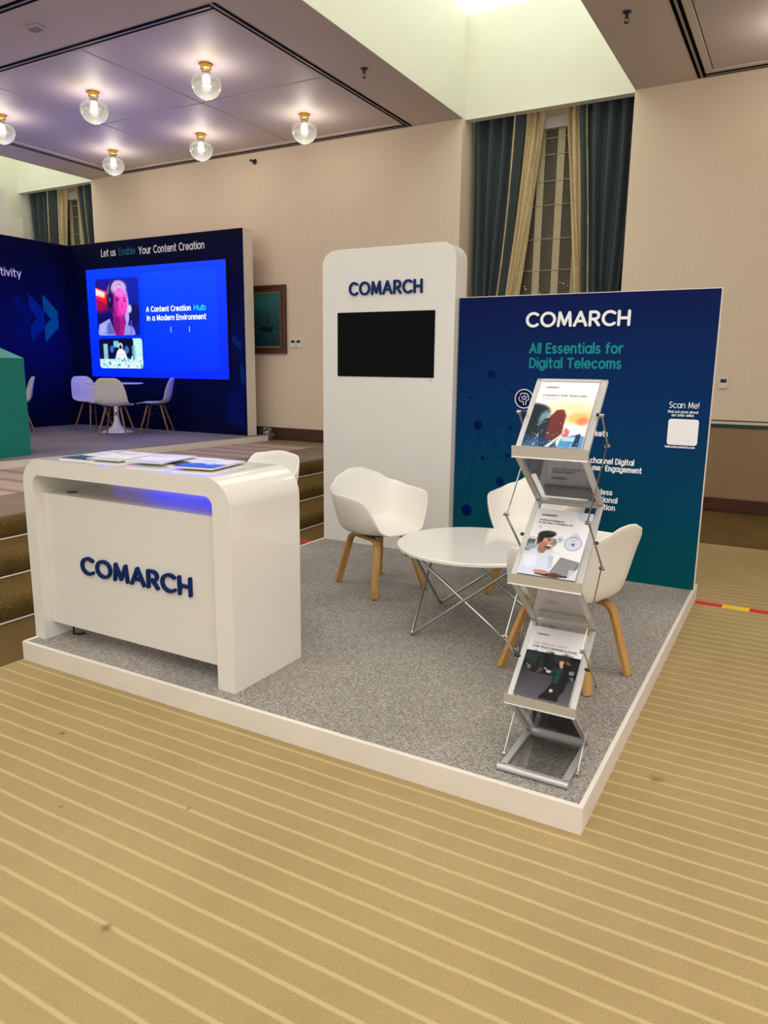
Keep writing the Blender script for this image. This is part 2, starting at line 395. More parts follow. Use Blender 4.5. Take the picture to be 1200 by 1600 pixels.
# ------------------------------------------------------------------ lettering: a monoline stroke alphabet
def ar(cx, cy, rx, ry, a0, a1):
    n = max(4, int(abs(a1 - a0) / 18))
    return [(cx + rx * math.cos(math.radians(a0 + (a1 - a0) * i / n)), cy + ry * math.sin(math.radians(a0 + (a1 - a0) * i / n))) for i in range(n + 1)]
X_ = 0.72
RING = ar(.33, .36, .33, .36, 0, 360)
G = {
 'A': (.80, [[(0, 0), (.4, 1), (.8, 0)], [(.14, .33), (.66, .33)]]),
 'B': (.60, [[(0, 0), (0, 1), (.32, 1)] + ar(.32, .76, .24, .24, 90, -90) + [(0, .52)], [(.3, .52)] + ar(.34, .26, .26, .26, 90, -90) + [(0, 0)]]),
 'C': (.78, [ar(.46, .5, .46, .5, 48, 312)]),
 'D': (.72, [[(0, 0), (0, 1), (.24, 1)] + ar(.24, .5, .48, .5, 90, -90) + [(0, 0)]]),
 'E': (.50, [[(.5, 1), (0, 1), (0, 0), (.5, 0)], [(0, .52), (.44, .52)]]),
 'F': (.48, [[(.5, 1), (0, 1), (0, 0)], [(0, .5), (.44, .5)]]),
 'G': (.88, [ar(.46, .5, .46, .5, 48, 350) + [(.9, .46), (.52, .46)]]),
 'H': (.66, [[(0, 0), (0, 1)], [(.66, 0), (.66, 1)], [(0, .5), (.66, .5)]]),
 'I': (0, [[(0, 0), (0, 1)]]),
 'K': (.58, [[(0, 0), (0, 1)], [(.56, 1), (0, .42)], [(.18, .6), (.6, 0)]]),
 'L': (.46, [[(0, 1), (0, 0), (.46, 0)]]),
 'M': (.86, [[(0, 0), (.09, 1), (.43, .10), (.77, 1), (.86, 0)]]),
 'N': (.70, [[(0, 0), (0, 1), (.7, 0), (.7, 1)]]),
 'O': (.94, [ar(.47, .5, .47, .5, 0, 360)]),
 'P': (.56, [[(0, 0), (0, 1), (.3, 1)] + ar(.3, .73, .27, .27, 90, -90) + [(0, .46)]]),
 'R': (.60, [[(0, 0), (0, 1), (.3, 1)] + ar(.3, .73, .27, .27, 90, -90) + [(0, .46)], [(.28, .46), (.6, 0)]]),
 'S': (.56, [ar(.28, .75, .25, .25, 35, 270) + ar(.28, .25, .28, .25, 90, -145)]),
 'T': (.66, [[(0, 1), (.66, 1)], [(.33, 1), (.33, 0)]]),
 'U': (.64, [[(0, 1), (0, .32)] + ar(.32, .32, .32, .32, 180, 360) + [(.64, 1)]]),
 'V': (.74, [[(0, 1), (.37, 0), (.74, 1)]]),
 'W': (1.1, [[(0, 1), (.28, 0), (.55, .85), (.82, 0), (1.1, 1)]]),
 'Y': (.70, [[(0, 1), (.35, .45), (.7, 1)], [(.35, .45), (.35, 0)]]),
 'a': (.66, [RING, [(.66, X_), (.66, 0)]]),
 'b': (.66, [RING, [(0, 1.04), (0, 0)]]),
 'c': (.56, [ar(.33, .36, .33, .36, 48, 312)]),
 'd': (.66, [RING, [(.66, 1.04), (.66, 0)]]),
 'e': (.64, [[(.0, .36), (.66, .36)] + ar(.33, .36, .33, .36, 0, 318)]),
 'f': (.34, [ar(.34, .80, .2, .22, 90, 180) + [(.14, 0)], [(0, .68), (.34, .68)]]),
 'g': (.66, [RING, [(.66, X_), (.66, -.02)] + ar(.34, -.02, .32, .26, 0, -150)]),
 'h': (.56, [[(0, 1.04), (0, 0)], ar(.28, .44, .28, .28, 180, 0) + [(.56, 0)]]),
 'i': (0, [[(0, X_), (0, 0)], [(0, 1.0), (0, 1.01)]]),
 'k': (.5, [[(0, 1.04), (0, 0)], [(.48, X_), (0, .28)], [(.16, .42), (.52, 0)]]),
 'l': (0, [[(0, 1.04), (0, 0)]]),
 'm': (.9, [[(0, X_), (0, 0)], ar(.225, .49, .225, .23, 180, 0) + [(.45, 0)], ar(.675, .49, .225, .23, 180, 0) + [(.9, 0)]]),
 'n': (.54, [[(0, X_), (0, 0)], ar(.27, .45, .27, .27, 180, 0) + [(.54, 0)]]),
 'o': (.68, [ar(.34, .36, .34, .36, 0, 360)]),
 'p': (.66, [RING, [(0, X_), (0, -.28)]]),
 'r': (.32, [[(0, X_), (0, 0)], ar(.3, .42, .3, .3, 180, 85)]),
 's': (.44, [ar(.22, .535, .19, .185, 35, 270) + ar(.22, .18, .22, .18, 90, -145)]),
 't': (.36, [[(.14, .98), (.14, .2)] + ar(.32, .2, .18, .2, 180, 280), [(0, X_), (.36, X_)]]),
 'u': (.54, [[(0, X_), (0, .28)] + ar(.27, .28, .27, .28, 180, 360) + [(.54, X_)], [(.54, .3), (.54, 0)]]),
 'v': (.56, [[(0, X_), (.28, 0), (.56, X_)]]),
 'y': (.56, [[(0, X_), (.28, 0)], [(.56, X_), (.2, -.28)]]),
 '4': (.6, [[(.44, 0), (.44, 1), (0, .26), (.6, .26)]]),
 '0': (.6, [ar(.3, .5, .3, .5, 0, 360)]),
 '.': (0, [[(0, .0), (0, .01)]]),
 '!': (0, [[(0, 1), (0, .3)], [(0, 0), (0, .01)]]),
}
def layout(txt, weight, gap=None):
    gap = weight + (0.13 if gap is None else gap)
    x = 0; out = []; out_i = []
    for ch in txt:
        if ch == ' ': x += 0.50; continue
        w, st = G[ch]
        for s in st: out.append((len(out_i), [(x + p[0], p[1]) for p in s]))
        out_i.append(0)
        x += w + gap
    return out, x - gap
def pieces(strokes):
    """cut every stroke at its sharp turns, so each piece is a smooth run"""
    out = []
    for s in strokes:
        p = [s[0]]
        for q in s[1:]:
            if math.hypot(q[0] - p[-1][0], q[1] - p[-1][1]) > 1e-6: p.append(q)
        cur = [p[0]]
        for i in range(1, len(p)):
            cur.append(p[i])
            if i < len(p) - 1:
                a, b, c = p[i - 1], p[i], p[i + 1]
                d = math.atan2(c[1] - b[1], c[0] - b[0]) - math.atan2(b[1] - a[1], b[0] - a[0])
                d = abs((d + PI) % (2 * PI) - PI)
                if d > .75: out.append(cur); cur = [b]
        out.append(cur)
    return out
def ribbons(mb, strokes, wt, frame, depth, lift=2e-4):
    for k, s in enumerate(pieces(strokes)):
        if len(s) < 2: continue
        n = len(s); closed = math.hypot(s[0][0] - s[-1][0], s[0][1] - s[-1][1]) < 1e-6 and n > 4
        L, R_ = [], []
        for i in range(n):
            a = s[i - 1] if i else (s[-2] if closed else s[0]); b = s[i]; c = s[i + 1] if i < n - 1 else (s[1] if closed else s[-1])
            def un(p, q):
                l = math.hypot(q[0] - p[0], q[1] - p[1]); return ((q[0] - p[0]) / l, (q[1] - p[1]) / l) if l > 1e-9 else None
            u, w = un(a, b), un(b, c); u = u or w; w = w or u
            nx, ny = -(u[1] + w[1]), u[0] + w[0]; l = math.hypot(nx, ny); nx, ny = nx / l, ny / l
            m = wt / 2 / max(.5, -u[1] * nx + u[0] * ny)
            L.append((b[0] + nx * m, b[1] + ny * m)); R_.append((b[0] - nx * m, b[1] - ny * m))
        d = depth + lift * (k % 6)
        def quad(a, b, c, e): mb.face([frame(*p, d) for p in (a, b, c, e)])
        for i in range(n - 1): quad(L[i], R_[i], R_[i + 1], L[i + 1])
        out_l, out_r = [L], [R_]
        caps = []
        if not closed:
            for (c, e, sg) in ((s[0], s[1], -1), (s[-1], s[-2], -1)):
                a0 = math.atan2(c[1] - e[1], c[0] - e[0]); kk = 8
                caps.append([(c[0] + wt / 2 * math.cos(a0 - PI / 2 + PI * i / kk), c[1] + wt / 2 * math.sin(a0 - PI / 2 + PI * i / kk)) for i in range(kk + 1)])
            for cp in caps: mb.face([frame(*p, d) for p in cp])
        if depth:
            runs = [L, R_] + caps
            for r in runs:
                for p, q in zip(r[:-1], r[1:]): mb.face([frame(*p, 0), frame(*q, 0), frame(*q, d), frame(*p, d)])
def lettering(txt, u0, u1, v0, cap, frame, mat, parent, weight=.13, depth=0, name='lettering', gap=None):
    st, W = layout(txt, weight, gap)
    wt = weight * cap; sx = (u1 - u0 - wt) / W; sy = cap - wt
    wordof = []; k_ = 0
    for ch in txt:
        if ch == ' ': k_ += 1; continue
        wordof += [k_] * len(G[ch][1])
    groups = {}
    for ci, s in st: groups.setdefault(ci if depth else wordof[ci], []).append([(u0 + wt / 2 + p[0] * sx, v0 + wt / 2 + p[1] * sy) for p in s])
    for g in groups.values():
        mb = MB(); ribbons(mb, g, wt, frame, depth)
        nm = 'letter' if depth else name
        me = bpy.data.meshes.new(nm); me.from_pydata(mb.v, [], mb.f); me.materials.append(mat)
        o = bpy.data.objects.new(nm, me); COL.objects.link(o); o.parent = parent

# ------------------------------------------------------------------ printed / displayed pictures as colour grids
class Pic:
    def __init__(s, w, h, c=(255, 255, 255)):
        s.w, s.h = w, h; s.a = np.zeros((h, w, 3)); s.a[:] = c
        ys, xs = np.mgrid[0:h, 0:w]; s.x = xs / (w - 1.0); s.y = ys / (h - 1.0)      # y runs up
    def mixin(s, mask, c, al=1.0):
        k = np.clip(mask * al, 0, 1)[..., None]; s.a = s.a * (1 - k) + np.array(c, float) * k
    def grad(s, c0, c1, y0=0, y1=1, x0=0, x1=1, horiz=False):
        t = np.clip(((s.x - x0) / (x1 - x0)) if horiz else ((s.y - y0) / (y1 - y0)), 0, 1)[..., None]
        m = ((s.x >= x0) & (s.x <= x1) & (s.y >= y0) & (s.y <= y1))[..., None]
        s.a = np.where(m, np.array(c0, float) * (1 - t) + np.array(c1, float) * t, s.a)
    def ell(s, cx, cy, rx, ry, c, soft=.15, al=1.0, ang=0):
        a = math.radians(ang); dx, dy = s.x - cx, s.y - cy
        u = (dx * math.cos(a) + dy * math.sin(a)) / rx; v = (-dx * math.sin(a) + dy * math.cos(a)) / ry
        s.mixin(np.clip((1 - np.sqrt(u * u + v * v)) / soft + .5, 0, 1), c, al)
    def poly(s, pts, c, al=1.0):
        ins = np.zeros_like(s.x)
        for ox, oy in ((-.25, -.25), (.25, -.25), (-.25, .25), (.25, .25)):
            px, py = s.x + ox / s.w, s.y + oy / s.h; k = np.zeros(s.x.shape, bool); n = len(pts)
            for i in range(n):
                (x0, y0), (x1, y1) = pts[i], pts[(i + 1) % n]
                if y0 == y1: continue
                k ^= ((y0 > py) != (y1 > py)) & (px < (x1 - x0) * (py - y0) / (y1 - y0) + x0)
            ins += k * .25
        s.mixin(ins, c, al)
    def rect(s, x0, x1, y0, y1, c, al=1.0): s.poly([(x0, y0), (x1, y0), (x1, y1), (x0, y1)], c, al)
    def speck(s, n, x0, x1, y0, y1, cols, r0, r1, seed=1, asp=1.0):
        R = random.Random(seed)
        for _ in range(n):
            s.ell(R.uniform(x0, x1), R.uniform(y0, y1), R.uniform(r0, r1), R.uniform(r0, r1) * asp, R.choice(cols), .5, R.uniform(.4, 1))
    def build(s, name, frame, mat, parent, round_c=0.0, aspect=1.0, gain=(1, 1, 1)):
        h, w = s.h, s.w
        me = bpy.data.meshes.new(name); vs = []; fs = []
        for j in range(h):
            for i in range(w):
                u, v = i / (w - 1.0), j / (h - 1.0)
                if round_c:
                    rx, ry = round_c, round_c * aspect
                    # pull border points onto rounded corners
                    if v < ry or v > 1 - ry:
                        e = (ry - v) / ry if v < ry else (v - 1 + ry) / ry
                        ins = rx * (1 - math.sqrt(max(0, 1 - e * e))); u = ins + u * (1 - 2 * ins)
                vs.append(tuple(frame(u, v)))
        for j in range(h - 1):
            for i in range(w - 1): fs.append((j * w + i, j * w + i + 1, (j + 1) * w + i + 1, (j + 1) * w + i))
        me.from_pydata(vs, [], fs)
        ca = me.color_attributes.new('Col', 'FLOAT_COLOR', 'POINT')
        c = np.clip(s.a / 255.0, 0, 1); l = np.where(c <= .04045, c / 12.92, ((c + .055) / 1.055) ** 2.4) / np.array(gain, float)
        ca.data.foreach_set('color', np.concatenate([l, np.ones((h, w, 1))], 2).astype(np.float32).ravel())
        me.materials.append(mat)
        o = bpy.data.objects.new(name, me); COL.objects.link(o)
        if parent: o.parent = parent
        return o

# ================================================================== SETTING
YW = 8.866                                   # main wall plane
SX0, SX1 = -3.945, -1.925                    # light shaft / window niche above the stand
LX0, LX1 = -12.575, -10.58                   # the same further left
XR, YB0 = 9.0, -6.0                          # the hall goes on to here

struct('floor', MB().box(-3.475, XR, YB0, 7.12, -.05, 0), M['carpet'], 'beige carpet with pale stripes covering the hall floor', 'floor')
struct('trim_1', MB().box(-4.06, -3.475, YB0, 7.12, -.05, 0).box(-4.06, XR, 7.12, YW, -.05, 0), M['border'], 'plain brown carpet border along the steps and the back wall', 'floor border')

# stage with three carpeted steps
st = MB()
def step(x, z0, z1, xin):
    st.prism([(xin, z0), (x - .012, z0), (x, z0 + .02), (x + .012, z1 - .05), (x + .004, z1 - .02), (x - .025, z1), (xin, z1)], 1, YB0, YW)
step(-4.06, -.02, .14, -6); step(-4.52, .13, .28, -6); step(-4.985, .27, .44, -6)
struct('floor_steps', st, M['step'], 'brown carpeted steps leading up to the stage', 'steps', smooth=50)
struct('floor_stage', MB().box(-13, -5.78, YB0, 8.3, .40, .452).box(-13, -7.5, 8.3, YW, .40, .452), M['stagetop'], 'light striped carpet on top of the stage', 'stage floor')
struct('trim_2', MB().box(-5.78, -5.0, YB0, YW, .40, .448).box(-7.5, -5.78, 8.3, YW, .40, .450), M['stageedge'], 'plain carpet edging around the stage top', 'stage edge')
for k, (x, z) in enumerate(((-4.045, .006), (-4.50, .146), (-4.962, .286))):
    t = MB().tube([(x, YB0 + .5, z), (x, 2.2, z + .002), (x, 4.8, z), (x, YW - .1, z)], .006, 8)
    struct('trim_%d' % (k + 3), t, M['plinth'], 'thin white line along the foot of the %s stage step' % ('lowest', 'middle', 'highest')[k], 'step edging')

wl = MB()
wl.box(LX1, SX0, YW, 9.55, 0, ZC - .0005).box(SX1, XR, YW, 9.55, 0.97, ZC - .0005)
struct('wall_back', wl, M['wall'], 'beige papered back wall of the hall', 'wall')
struct('wall_dado', MB().box(SX1, XR, YW, 9.55, 0, 0.935), M['wainscot'], 'darker brown lower part of the back wall under the rail', 'wall')
struct('trim_6', MB().box(SX1, XR, YW - .018, 9.0, 0.935, 0.972), M['rail'], 'dark green dado rail on the back wall', 'rail', bevel=.004)
struct('trim_7', MB().box(SX1, XR, YW - .006, 9.0, 1.003, 1.014), M['linedark'], 'thin dark line above the dado rail', 'trim')
struct('baseboard_back', MB().box(SX1, XR, YW - .02, YW + .02, 0, 0.155), M['skirting'], 'dark wooden baseboard along the right part of the back wall', 'baseboard', bevel=.004)
struct('baseboard_stage', MB().box(LX1, -5.0, YW - .02, YW + .02, 0.45, 0.635).box(-5.0, SX0, YW - .02, YW + .02, 0.0, 0.185), M['skirting'], 'dark wooden baseboard along the wall on the stage', 'baseboard', bevel=.004)
# window walls at the back of the niches, and shaft faces
for nm, x0, x1 in (('right', SX0, SX1), ('left', LX0, LX1)):
    struct('wall_niche_' + nm, MB().box(x0 - .3, x1 + .3, 9.50, 9.62, 0, 5.7), M['wall'], 'wall behind the curtains of the %s window niche' % nm, 'wall')
    struct('wall_shaft_' + nm, MB().box(x0, x1, 8.95, 9.07, ZC + .002, 5.66), M['shaft'], 'bright cream face of the light shaft over the %s window' % nm, 'wall')
    sd = MB().box(x0 - .08, x0, YB0, 9.5, ZC + .005, 5.66).box(x1, x1 + .08, YB0, 9.5, ZC + .005, 5.66)
    if nm == 'left': sd = MB().box(x1, x1 + .08, YB0, 9.5, ZC + .005, 5.66)
    struct('wall_shaft_sides_' + nm, sd, M['shaft'], 'tall cream sides of the %s light shaft in the ceiling' % nm, 'wall')
    struct('ceiling_light_' + nm, MB().box(x0, x1, YB0, 8.95, 5.66, 5.70), M['laylight'], 'glowing top of the %s light shaft' % nm, 'ceiling')
struct('wall_left', MB().box(LX0 - .12, LX0, YB0, 9.5, 0, 5.7), M['shaft'], 'cream end wall at the far left of the hall', 'wall')

# ceiling with recessed panel fields
FX0, FX1, FY0, FY1 = -9.755, -4.76, 5.36, 8.69
RX0, RX1 = -1.14, 3.855
def ceiling_around(mb, x0, x1, fx0, fx1):
    mb.box(x0, fx0, YB0, 9.5, ZC, ZC + .1).box(fx1, x1, YB0, 9.5, ZC, ZC + .1)
    mb.box(fx0, fx1, YB0, FY0, ZC, ZC + .1).box(fx0, fx1, FY1, 9.5, ZC, ZC + .1)
    struct('ceiling_backing_' + ('left' if fx0 < -3 else 'right'), MB().box(fx0 - .02, fx1 + .02, FY0 - .02, FY1 + .02, ZC + .04, ZC + .1), M['groove'], 'dark backing behind the joints of the %s ceiling panels' % ('left' if fx0 < -3 else 'right'), 'ceiling')
cl = MB(); ceiling_around(cl, LX1 + .08, SX0 - .08, FX0, FX1); ceiling_around(cl, SX1 + .08, XR, RX0, RX1)
for q in ((LX1, LX1 + .08), (SX0 - .08, SX0), (SX1, SX1 + .08)): cl.box(q[0], q[1], YB0, 9.5, ZC, ZC + .0045)
struct('ceiling', cl, M['ceil'], 'flat mauve beige ceiling around the panel fields', 'ceiling')
def panels(x0, y0, nx, ny, where):
    mb = MB()
    for i in range(nx):
        for j in range(ny):
            a, b = x0 + i * 1.665, y0 + j * 1.665
            mb.box(a + .009, a + 1.656, b + .009, b + 1.656, ZC + .012, ZC + .045)
    return struct('ceiling_panels_' + where, mb, M['ceilpanel'], 'square ceiling panels of the %s field' % where, 'ceiling', bevel=.006, seg=1)
panels(FX0, FY0, 3, 2, 'left'); panels(RX0, FY0, 3, 2, 'right')
tn = [8]
def slot_run(x0, x1, y0, y1, where):
    for (a, b, mt, d) in ((.0, .031, 'slot', .004), (.031, .052, 'slotmetal', .006), (.052, .083, 'slot', .004)):
        mb = MB()
        if x1 - x0 > y1 - y0: mb.box(x0, x1, y0 + a, y0 + b, ZC - d, ZC + .01)
        else: mb.box(x0 + a, x0 + b, y0, y1, ZC - d, ZC + .01)
        struct('trim_%d' % tn[0], mb, M[mt], '%s strip of the slot diffuser %s' % ('metal' if mt != 'slot' else ('first black' if a == 0 else 'second black'), where), 'slot diffuser'); tn[0] += 1
slot_run(-9.846, -4.694, 5.235, 5.318, 'at the front of the left panel field')
slot_run(-9.846, -4.694, 8.745, 8.828, 'along the back wall of the left panel field')
slot_run(-4.693, -4.61, 5.235, 8.828, 'right of the left panel field')
slot_run(-9.93, -9.847, 5.235, 8.828, 'left of the left panel field')
slot_run(-1.29, -1.207, 3.0, 8.828, 'left of the right panel field')
slot_run(-1.206, 4.0, 8.745, 8.828, 'along the back wall of the right panel field')
slot_run(-9.93, -4.61, 4.43, 4.513, 'at the near edge of the stage ceiling')

# ================================================================== WINDOWS, BLINDS, CURTAINS
def window(n, x0, x1, dx, where):
    w = thing('window_%d' % n, 'dark night window with a striped sheer blind in the %s niche' % where, 'window', (dx, 0, 0)); w['kind'] = 'structure'
    MB().box(-3.80, -2.05, 9.46, 9.50, .9, 4.45).build('pane', M['night'], w)
    fr = MB()
    for x in (-3.80, -3.2, -2.65, -2.09): fr.box(x, x + .05, 9.42, 9.47, .9, 4.45)
    fr.build('window_frame', M['dark'], w)
    ct = MB(); R = random.Random(n)
    for i in range(26):
        x = R.uniform(-3.3, -2.4); z = R.uniform(2.35, 2.62); r = R.uniform(.004, .011)
        ct.box(x, x + r, 9.445, 9.46, z, z + r)
    ct.build('city_lights', M['citylight'], w)
    b = thing('roman_blind', 'sheer roman blind with cream vertical strips in the %s window' % where, 'blind', (dx, 0, 0), group='roman blinds')
    MB().box(-3.75, -2.1, 9.352, 9.356, .95, 4.40).build('sheer_fabric', M['sheer'], b)
    for k in range(-2, 4):
        x = -3.138 + k * .243
        MB().box(x, x + .09, 9.342, 9.350, .95, 4.42).build('strip', M['strip'], b)
    for z in (4.28, 4.094, 3.794, 3.516, 3.121, 2.748, 2.35, 1.95):
        MB().tube([(-3.75, 9.337, z), (-2.1, 9.337, z)], .0045, 6).build('rod', M['strip'], b)
    MB().box(-3.78, -2.07, 9.28, 9.40, 4.375, 4.50).build('headrail', M['ceilpanel'], b, bevel=.006)
window(1, SX0, SX1, 0, 'right'); window(2, LX0, LX1, LX0 - SX0, 'left')

def drape(name, label, tops, mids, folds, amp, mat, dx, y, seed, braid=None, cat='curtain'):
    """tops/mids: (x0, x1) at the pelmet and at z = 2.44; below that gathered, then falling straight"""
    R = random.Random(seed); t = thing(name, label, cat, (dx, 0, 0), group='curtains in the window niches')
    ph = R.uniform(0, 6); rows = []; nz = 34; nu = folds * 12 + 1; zt = 4.60
    ws = [R.uniform(.75, 1.3) for _ in range(folds + 1)]
    cum = np.cumsum([0] + ws); cum = cum / cum[-1] * folds
    def pt(u, z, off=0):
        s = (4.5 - z) / (4.5 - 2.44); s = max(0, min(1.45, s))
        sl = s ** 1.15
        x0 = tops[0] + (mids[0] - tops[0]) * sl; x1 = tops[1] + (mids[1] - tops[1]) * sl
        uu = np.interp(u * folds, np.linspace(0, folds, len(cum)), cum)
        a = amp * (1.0 - .25 * min(1, s))
        wv = math.sin(2 * PI * uu + ph + .25 * math.sin(z * 1.3))
        return (x0 + (x1 - x0) * u + .012 * math.sin(z * 2 + u * 9), y + a * wv + .10 * a * math.sin(4 * PI * uu + z) + off, z)
    for k in range(nz + 1):
        z = zt - (zt - .03) * k / nz
        if dx < -1 or True: z = max(z, .46 if dx < -1 else .01)
        rows.append([pt(i / (nu - 1.0), z) for i in range(nu)])
    MB().grid(rows).build('fabric', mat, t, smooth=180, solid=.006)
    if braid:
        for ub in braid:
            MB().tube([Vector(pt(ub, zt - (zt - .5) * k / 40)) + Vector((0, -.012, 0)) for k in range(41)], .011, 6).build('braid', M['braid'], t, smooth=60)
    return t
for dx, w in ((0, 'right'), (LX0 - SX0, 'left')):
    s = '%s window niche' % w
    drape('curtain', 'teal curtain hanging on the left side of the ' + s, (-3.93, -3.255), (-3.87, -3.455), 4, .062, M['curtain'], dx, 9.17, 3, [.86])
    drape('curtain', 'teal curtain hanging on the right side of the ' + s, (-2.60, -1.945), (-2.44, -2.03), 4, .062, M['curtain'], dx, 9.17, 5, [.13])
    drape('curtain', 'gold curtain tied beside the left teal curtain of the ' + s, (-3.275, -3.035), (-3.47, -3.285), 3, .028, M['beige'], dx, 9.245, 8, [.8])
    drape('curtain', 'gold curtain tied beside the right teal curtain of the ' + s, (-2.775, -2.58), (-2.56, -2.41), 3, .028, M['beige'], dx, 9.245, 9, [.25])

# ================================================================== CEILING FITTINGS
def globe_light():
    t = thing('ceiling_light', '', 'ceiling light', group='glass globe ceiling lights')
    MB().lathe([(0, 0), (.07, 0), (.07, -.006), (.056, -.008), (.056, -.046), (.05, -.05), (0, -.05)], 28).build('canopy', M['brass'], t, smooth=40)
    prof = [(.047, -.045), (.046, -.095), (.07, -.105), (.11, -.12), (.140, -.145), (.152, -.18), (.148, -.22), (.13, -.26), (.10, -.295), (.06, -.318), (.018, -.327), (.012, -.337), (0, -.338)]
    MB().lathe(prof, 36).build('glass_shade', M['smoke'], t, smooth=180)
    MB().lathe([(0, -.10), (.02, -.105), (.036, -.13), (.04, -.155), (.032, -.185), (.012, -.20), (0, -.203)], 20).build('bulb', M['bulb'], t, smooth=180)
    l = bpy.data.lights.new('bulb_light', 'POINT'); l.energy = BULB_WATTS; l.color = (1.0, .92, .78); l.shadow_soft_size = .045
    lo = bpy.data.objects.new('bulb_light', l); lo.location = (0, 0, -.235); COL.objects.link(lo); lo.parent = t
    return t
LP = ZC + .012
lights = [((-5.592, 6.19), 'largest glass globe light, nearest, above the white kiosk side of the stage'),
          ((-7.257, 6.19), 'glass globe light in the near row, second from its right end'),
          ((-8.922, 6.19), 'glass globe light in the near row cut off by the left edge'),
          ((-5.592, 7.89), 'glass globe light in the far row, rightmost, nearest the window niche'),
          ((-7.257, 7.89), 'glass globe light in the far row, middle one'),
          ((-.31, 7.86), 'glass globe light of the right ceiling field, just past the right picture edge'),
          ((-8.922, 7.89), 'glass globe light in the far row, leftmost, above the corner curtains')]
g0 = globe_light()
for i, ((x, y), lb) in enumerate(lights):
    if i == 0: g0.location = (x, y, LP); g0['label'] = lb
    else: copy_thing(g0, (x, y, LP), 0, lb)
def sprinkler(loc, label, rot=(0, 0, 0)):
    t = thing('sprinkler', label, 'sprinkler', loc, rot, 'fire sprinklers')
    MB().lathe([(0, .0), (.04, 0), (.036, -.008), (.016, -.012), (.012, -.05), (0, -.05)], 20).build('escutcheon', M['dark'], t, smooth=40)
    MB().tube([(-.012, 0, -.045), (-.018, 0, -.065), (-.004, 0, -.085)], .003, 6).tube([(.012, 0, -.045), (.018, 0, -.065), (.004, 0, -.085)], .003, 6).build('yoke', M['dark'], t)
    MB().lathe([(0, -.082), (.02, -.084), (.02, -.088), (0, -.09)], 16).build('deflector', M['dark'], t)
sprinkler((-1.632, 7.003, ZC), 'fire sprinkler on the ceiling right of the light shaft')
sprinkler((-4.221, 7.007, ZC), 'fire sprinkler on the ceiling left of the light shaft')
sprinkler((-7.152, YW, 4.386), 'fire sprinkler poking out of the beige wall under the globe lights', (-PI / 2, 0, 0))
sprinkler((-10.25, 7.0, ZC), 'fire sprinkler on the ceiling at the left picture edge')
t = thing('smoke_detector', 'small white detector on the ceiling in front of the globe lights', 'detector', (-6.368, 4.831, ZC))
MB().box(-.09, .09, -.06, .06, -.018, 0).build('housing', M['ceilpanel'], t, bevel=.01)
MB().box(-.06, .06, -.035, .035, -.026, -.017).build('grille', M['slotmetal'], t, bevel=.004)

# ================================================================== WALL FITTINGS
def thermostat(x, z, label, h=.118):
    t = thing('thermostat', label, 'thermostat', (x, YW, z), group='white wall thermostats')
    MB().box(-.042, .042, -.022, 0, -h / 2, h / 2).build('housing', M['whitegloss'], t, bevel=.006)
    MB().box(-.03, .03, -.024, -.02, .005, .043).build('display', M['dark'], t)
thermostat(-6.507, 1.863, 'white wall thermostat right of the framed picture, the left of two')
thermostat(-6.407, 1.863, 'white wall thermostat beside the kiosk, the right of two')
thermostat(-.768, 1.412, 'white wall thermostat right of the blue backdrop panel')
# framed seascape
t = thing('framed_picture', 'dark framed seascape painting on the wall behind the booth', 'picture', (-7.20, YW, 2.20))
fr = MB(); W2, H2 = .575, .485
for k, (w, d) in enumerate(((0, .05), (.033, .036), (.058, .045))):
    a, b = W2 - w, H2 - w; c = .035
    fr.box(-a, a, -d, 0, b - c, b).box(-a, a, -d, 0, -b, -b + c).box(-a, -a + c, -d, 0, -b + c, b - c).box(a - c, a, -d, 0, -b + c, b - c)
fr.build('frame', M['frame'], t)
sl = MB(); a, b, c = W2 - .085, H2 - .085, .022
sl.box(-a, a, -.03, 0, b - c, b).box(-a, a, -.03, 0, -b, -b + c).box(-a, -a + c, -.03, 0, -b, b).box(a - c, a, -.03, 0, -b, b)
sl.build('slip', M['mat'], t)
p = Pic(60, 50); p.grad((28, 66, 70), (52, 116, 112), .3, 1); p.grad((14, 40, 46), (34, 72, 76), 0, .32)
p.ell(.3, .8, .35, .12, (84, 146, 138), .9, .5)
for k in range(9): p.rect(0, 1, .03 + k * .032, .036 + k * .032, (66, 104, 104), .35)
p.poly([(.60, .30), (.82, .27), (.86, .40), (.80, .36), (.62, .38)], (12, 24, 28))
p.rect(.70, .705, .38, .78, (16, 30, 34)); p.rect(.78, .785, .36, .66, (16, 30, 34)); p.poly([(.71, .42), (.78, .42), (.71, .70)], (22, 48, 52), .7)
p.build('canvas', lambda u, v: (-.478 + .956 * u, -.018, -.388 + .776 * v), M['paint'], t)

# ================================================================== STAGE BOOTH
ZP = .534; YBW = 8.385; XBL = -10.64
t = thing('stage_booth', 'dark blue two sided exhibition booth standing on the stage', 'exhibition booth')
pl = [(-6.815, 8.62), (-7.00, 6.6), (-7.255, 4.3), (-10.9, 4.3), (-10.9, 8.62)]
MB().prism(pl, 2, .45, ZP - .004).build('plinth', M['plinth'], t)
pc = [(-6.83, 8.60), (-7.015, 6.6), (-7.27, 4.31), (-10.88, 4.31), (-10.88, 8.6)]
MB().prism(pc, 2, ZP - .01, ZP).build('carpet', M['boothgrey'], t)
MB().box(XBL - .2, -7.0, YBW + .002, 8.585, ZP, 3.415).build('back_wall', M['plinth'], t)
MB().box(XBL, -7.004, YBW - .004, YBW + .004, ZP, 3.413).build('back_print', M['boothprint'], t)
MB().box(XBL - .2, XBL - .002, 4.35, YBW + .01, ZP, 3.415).build('side_wall', M['plinth'], t)
MB().box(XBL - .004, XBL + .004, 4.36, YBW, ZP, 3.413).build('side_print', M['boothprint'], t)
fb = lambda u, v, d: (u, YBW - .006 - d, v)
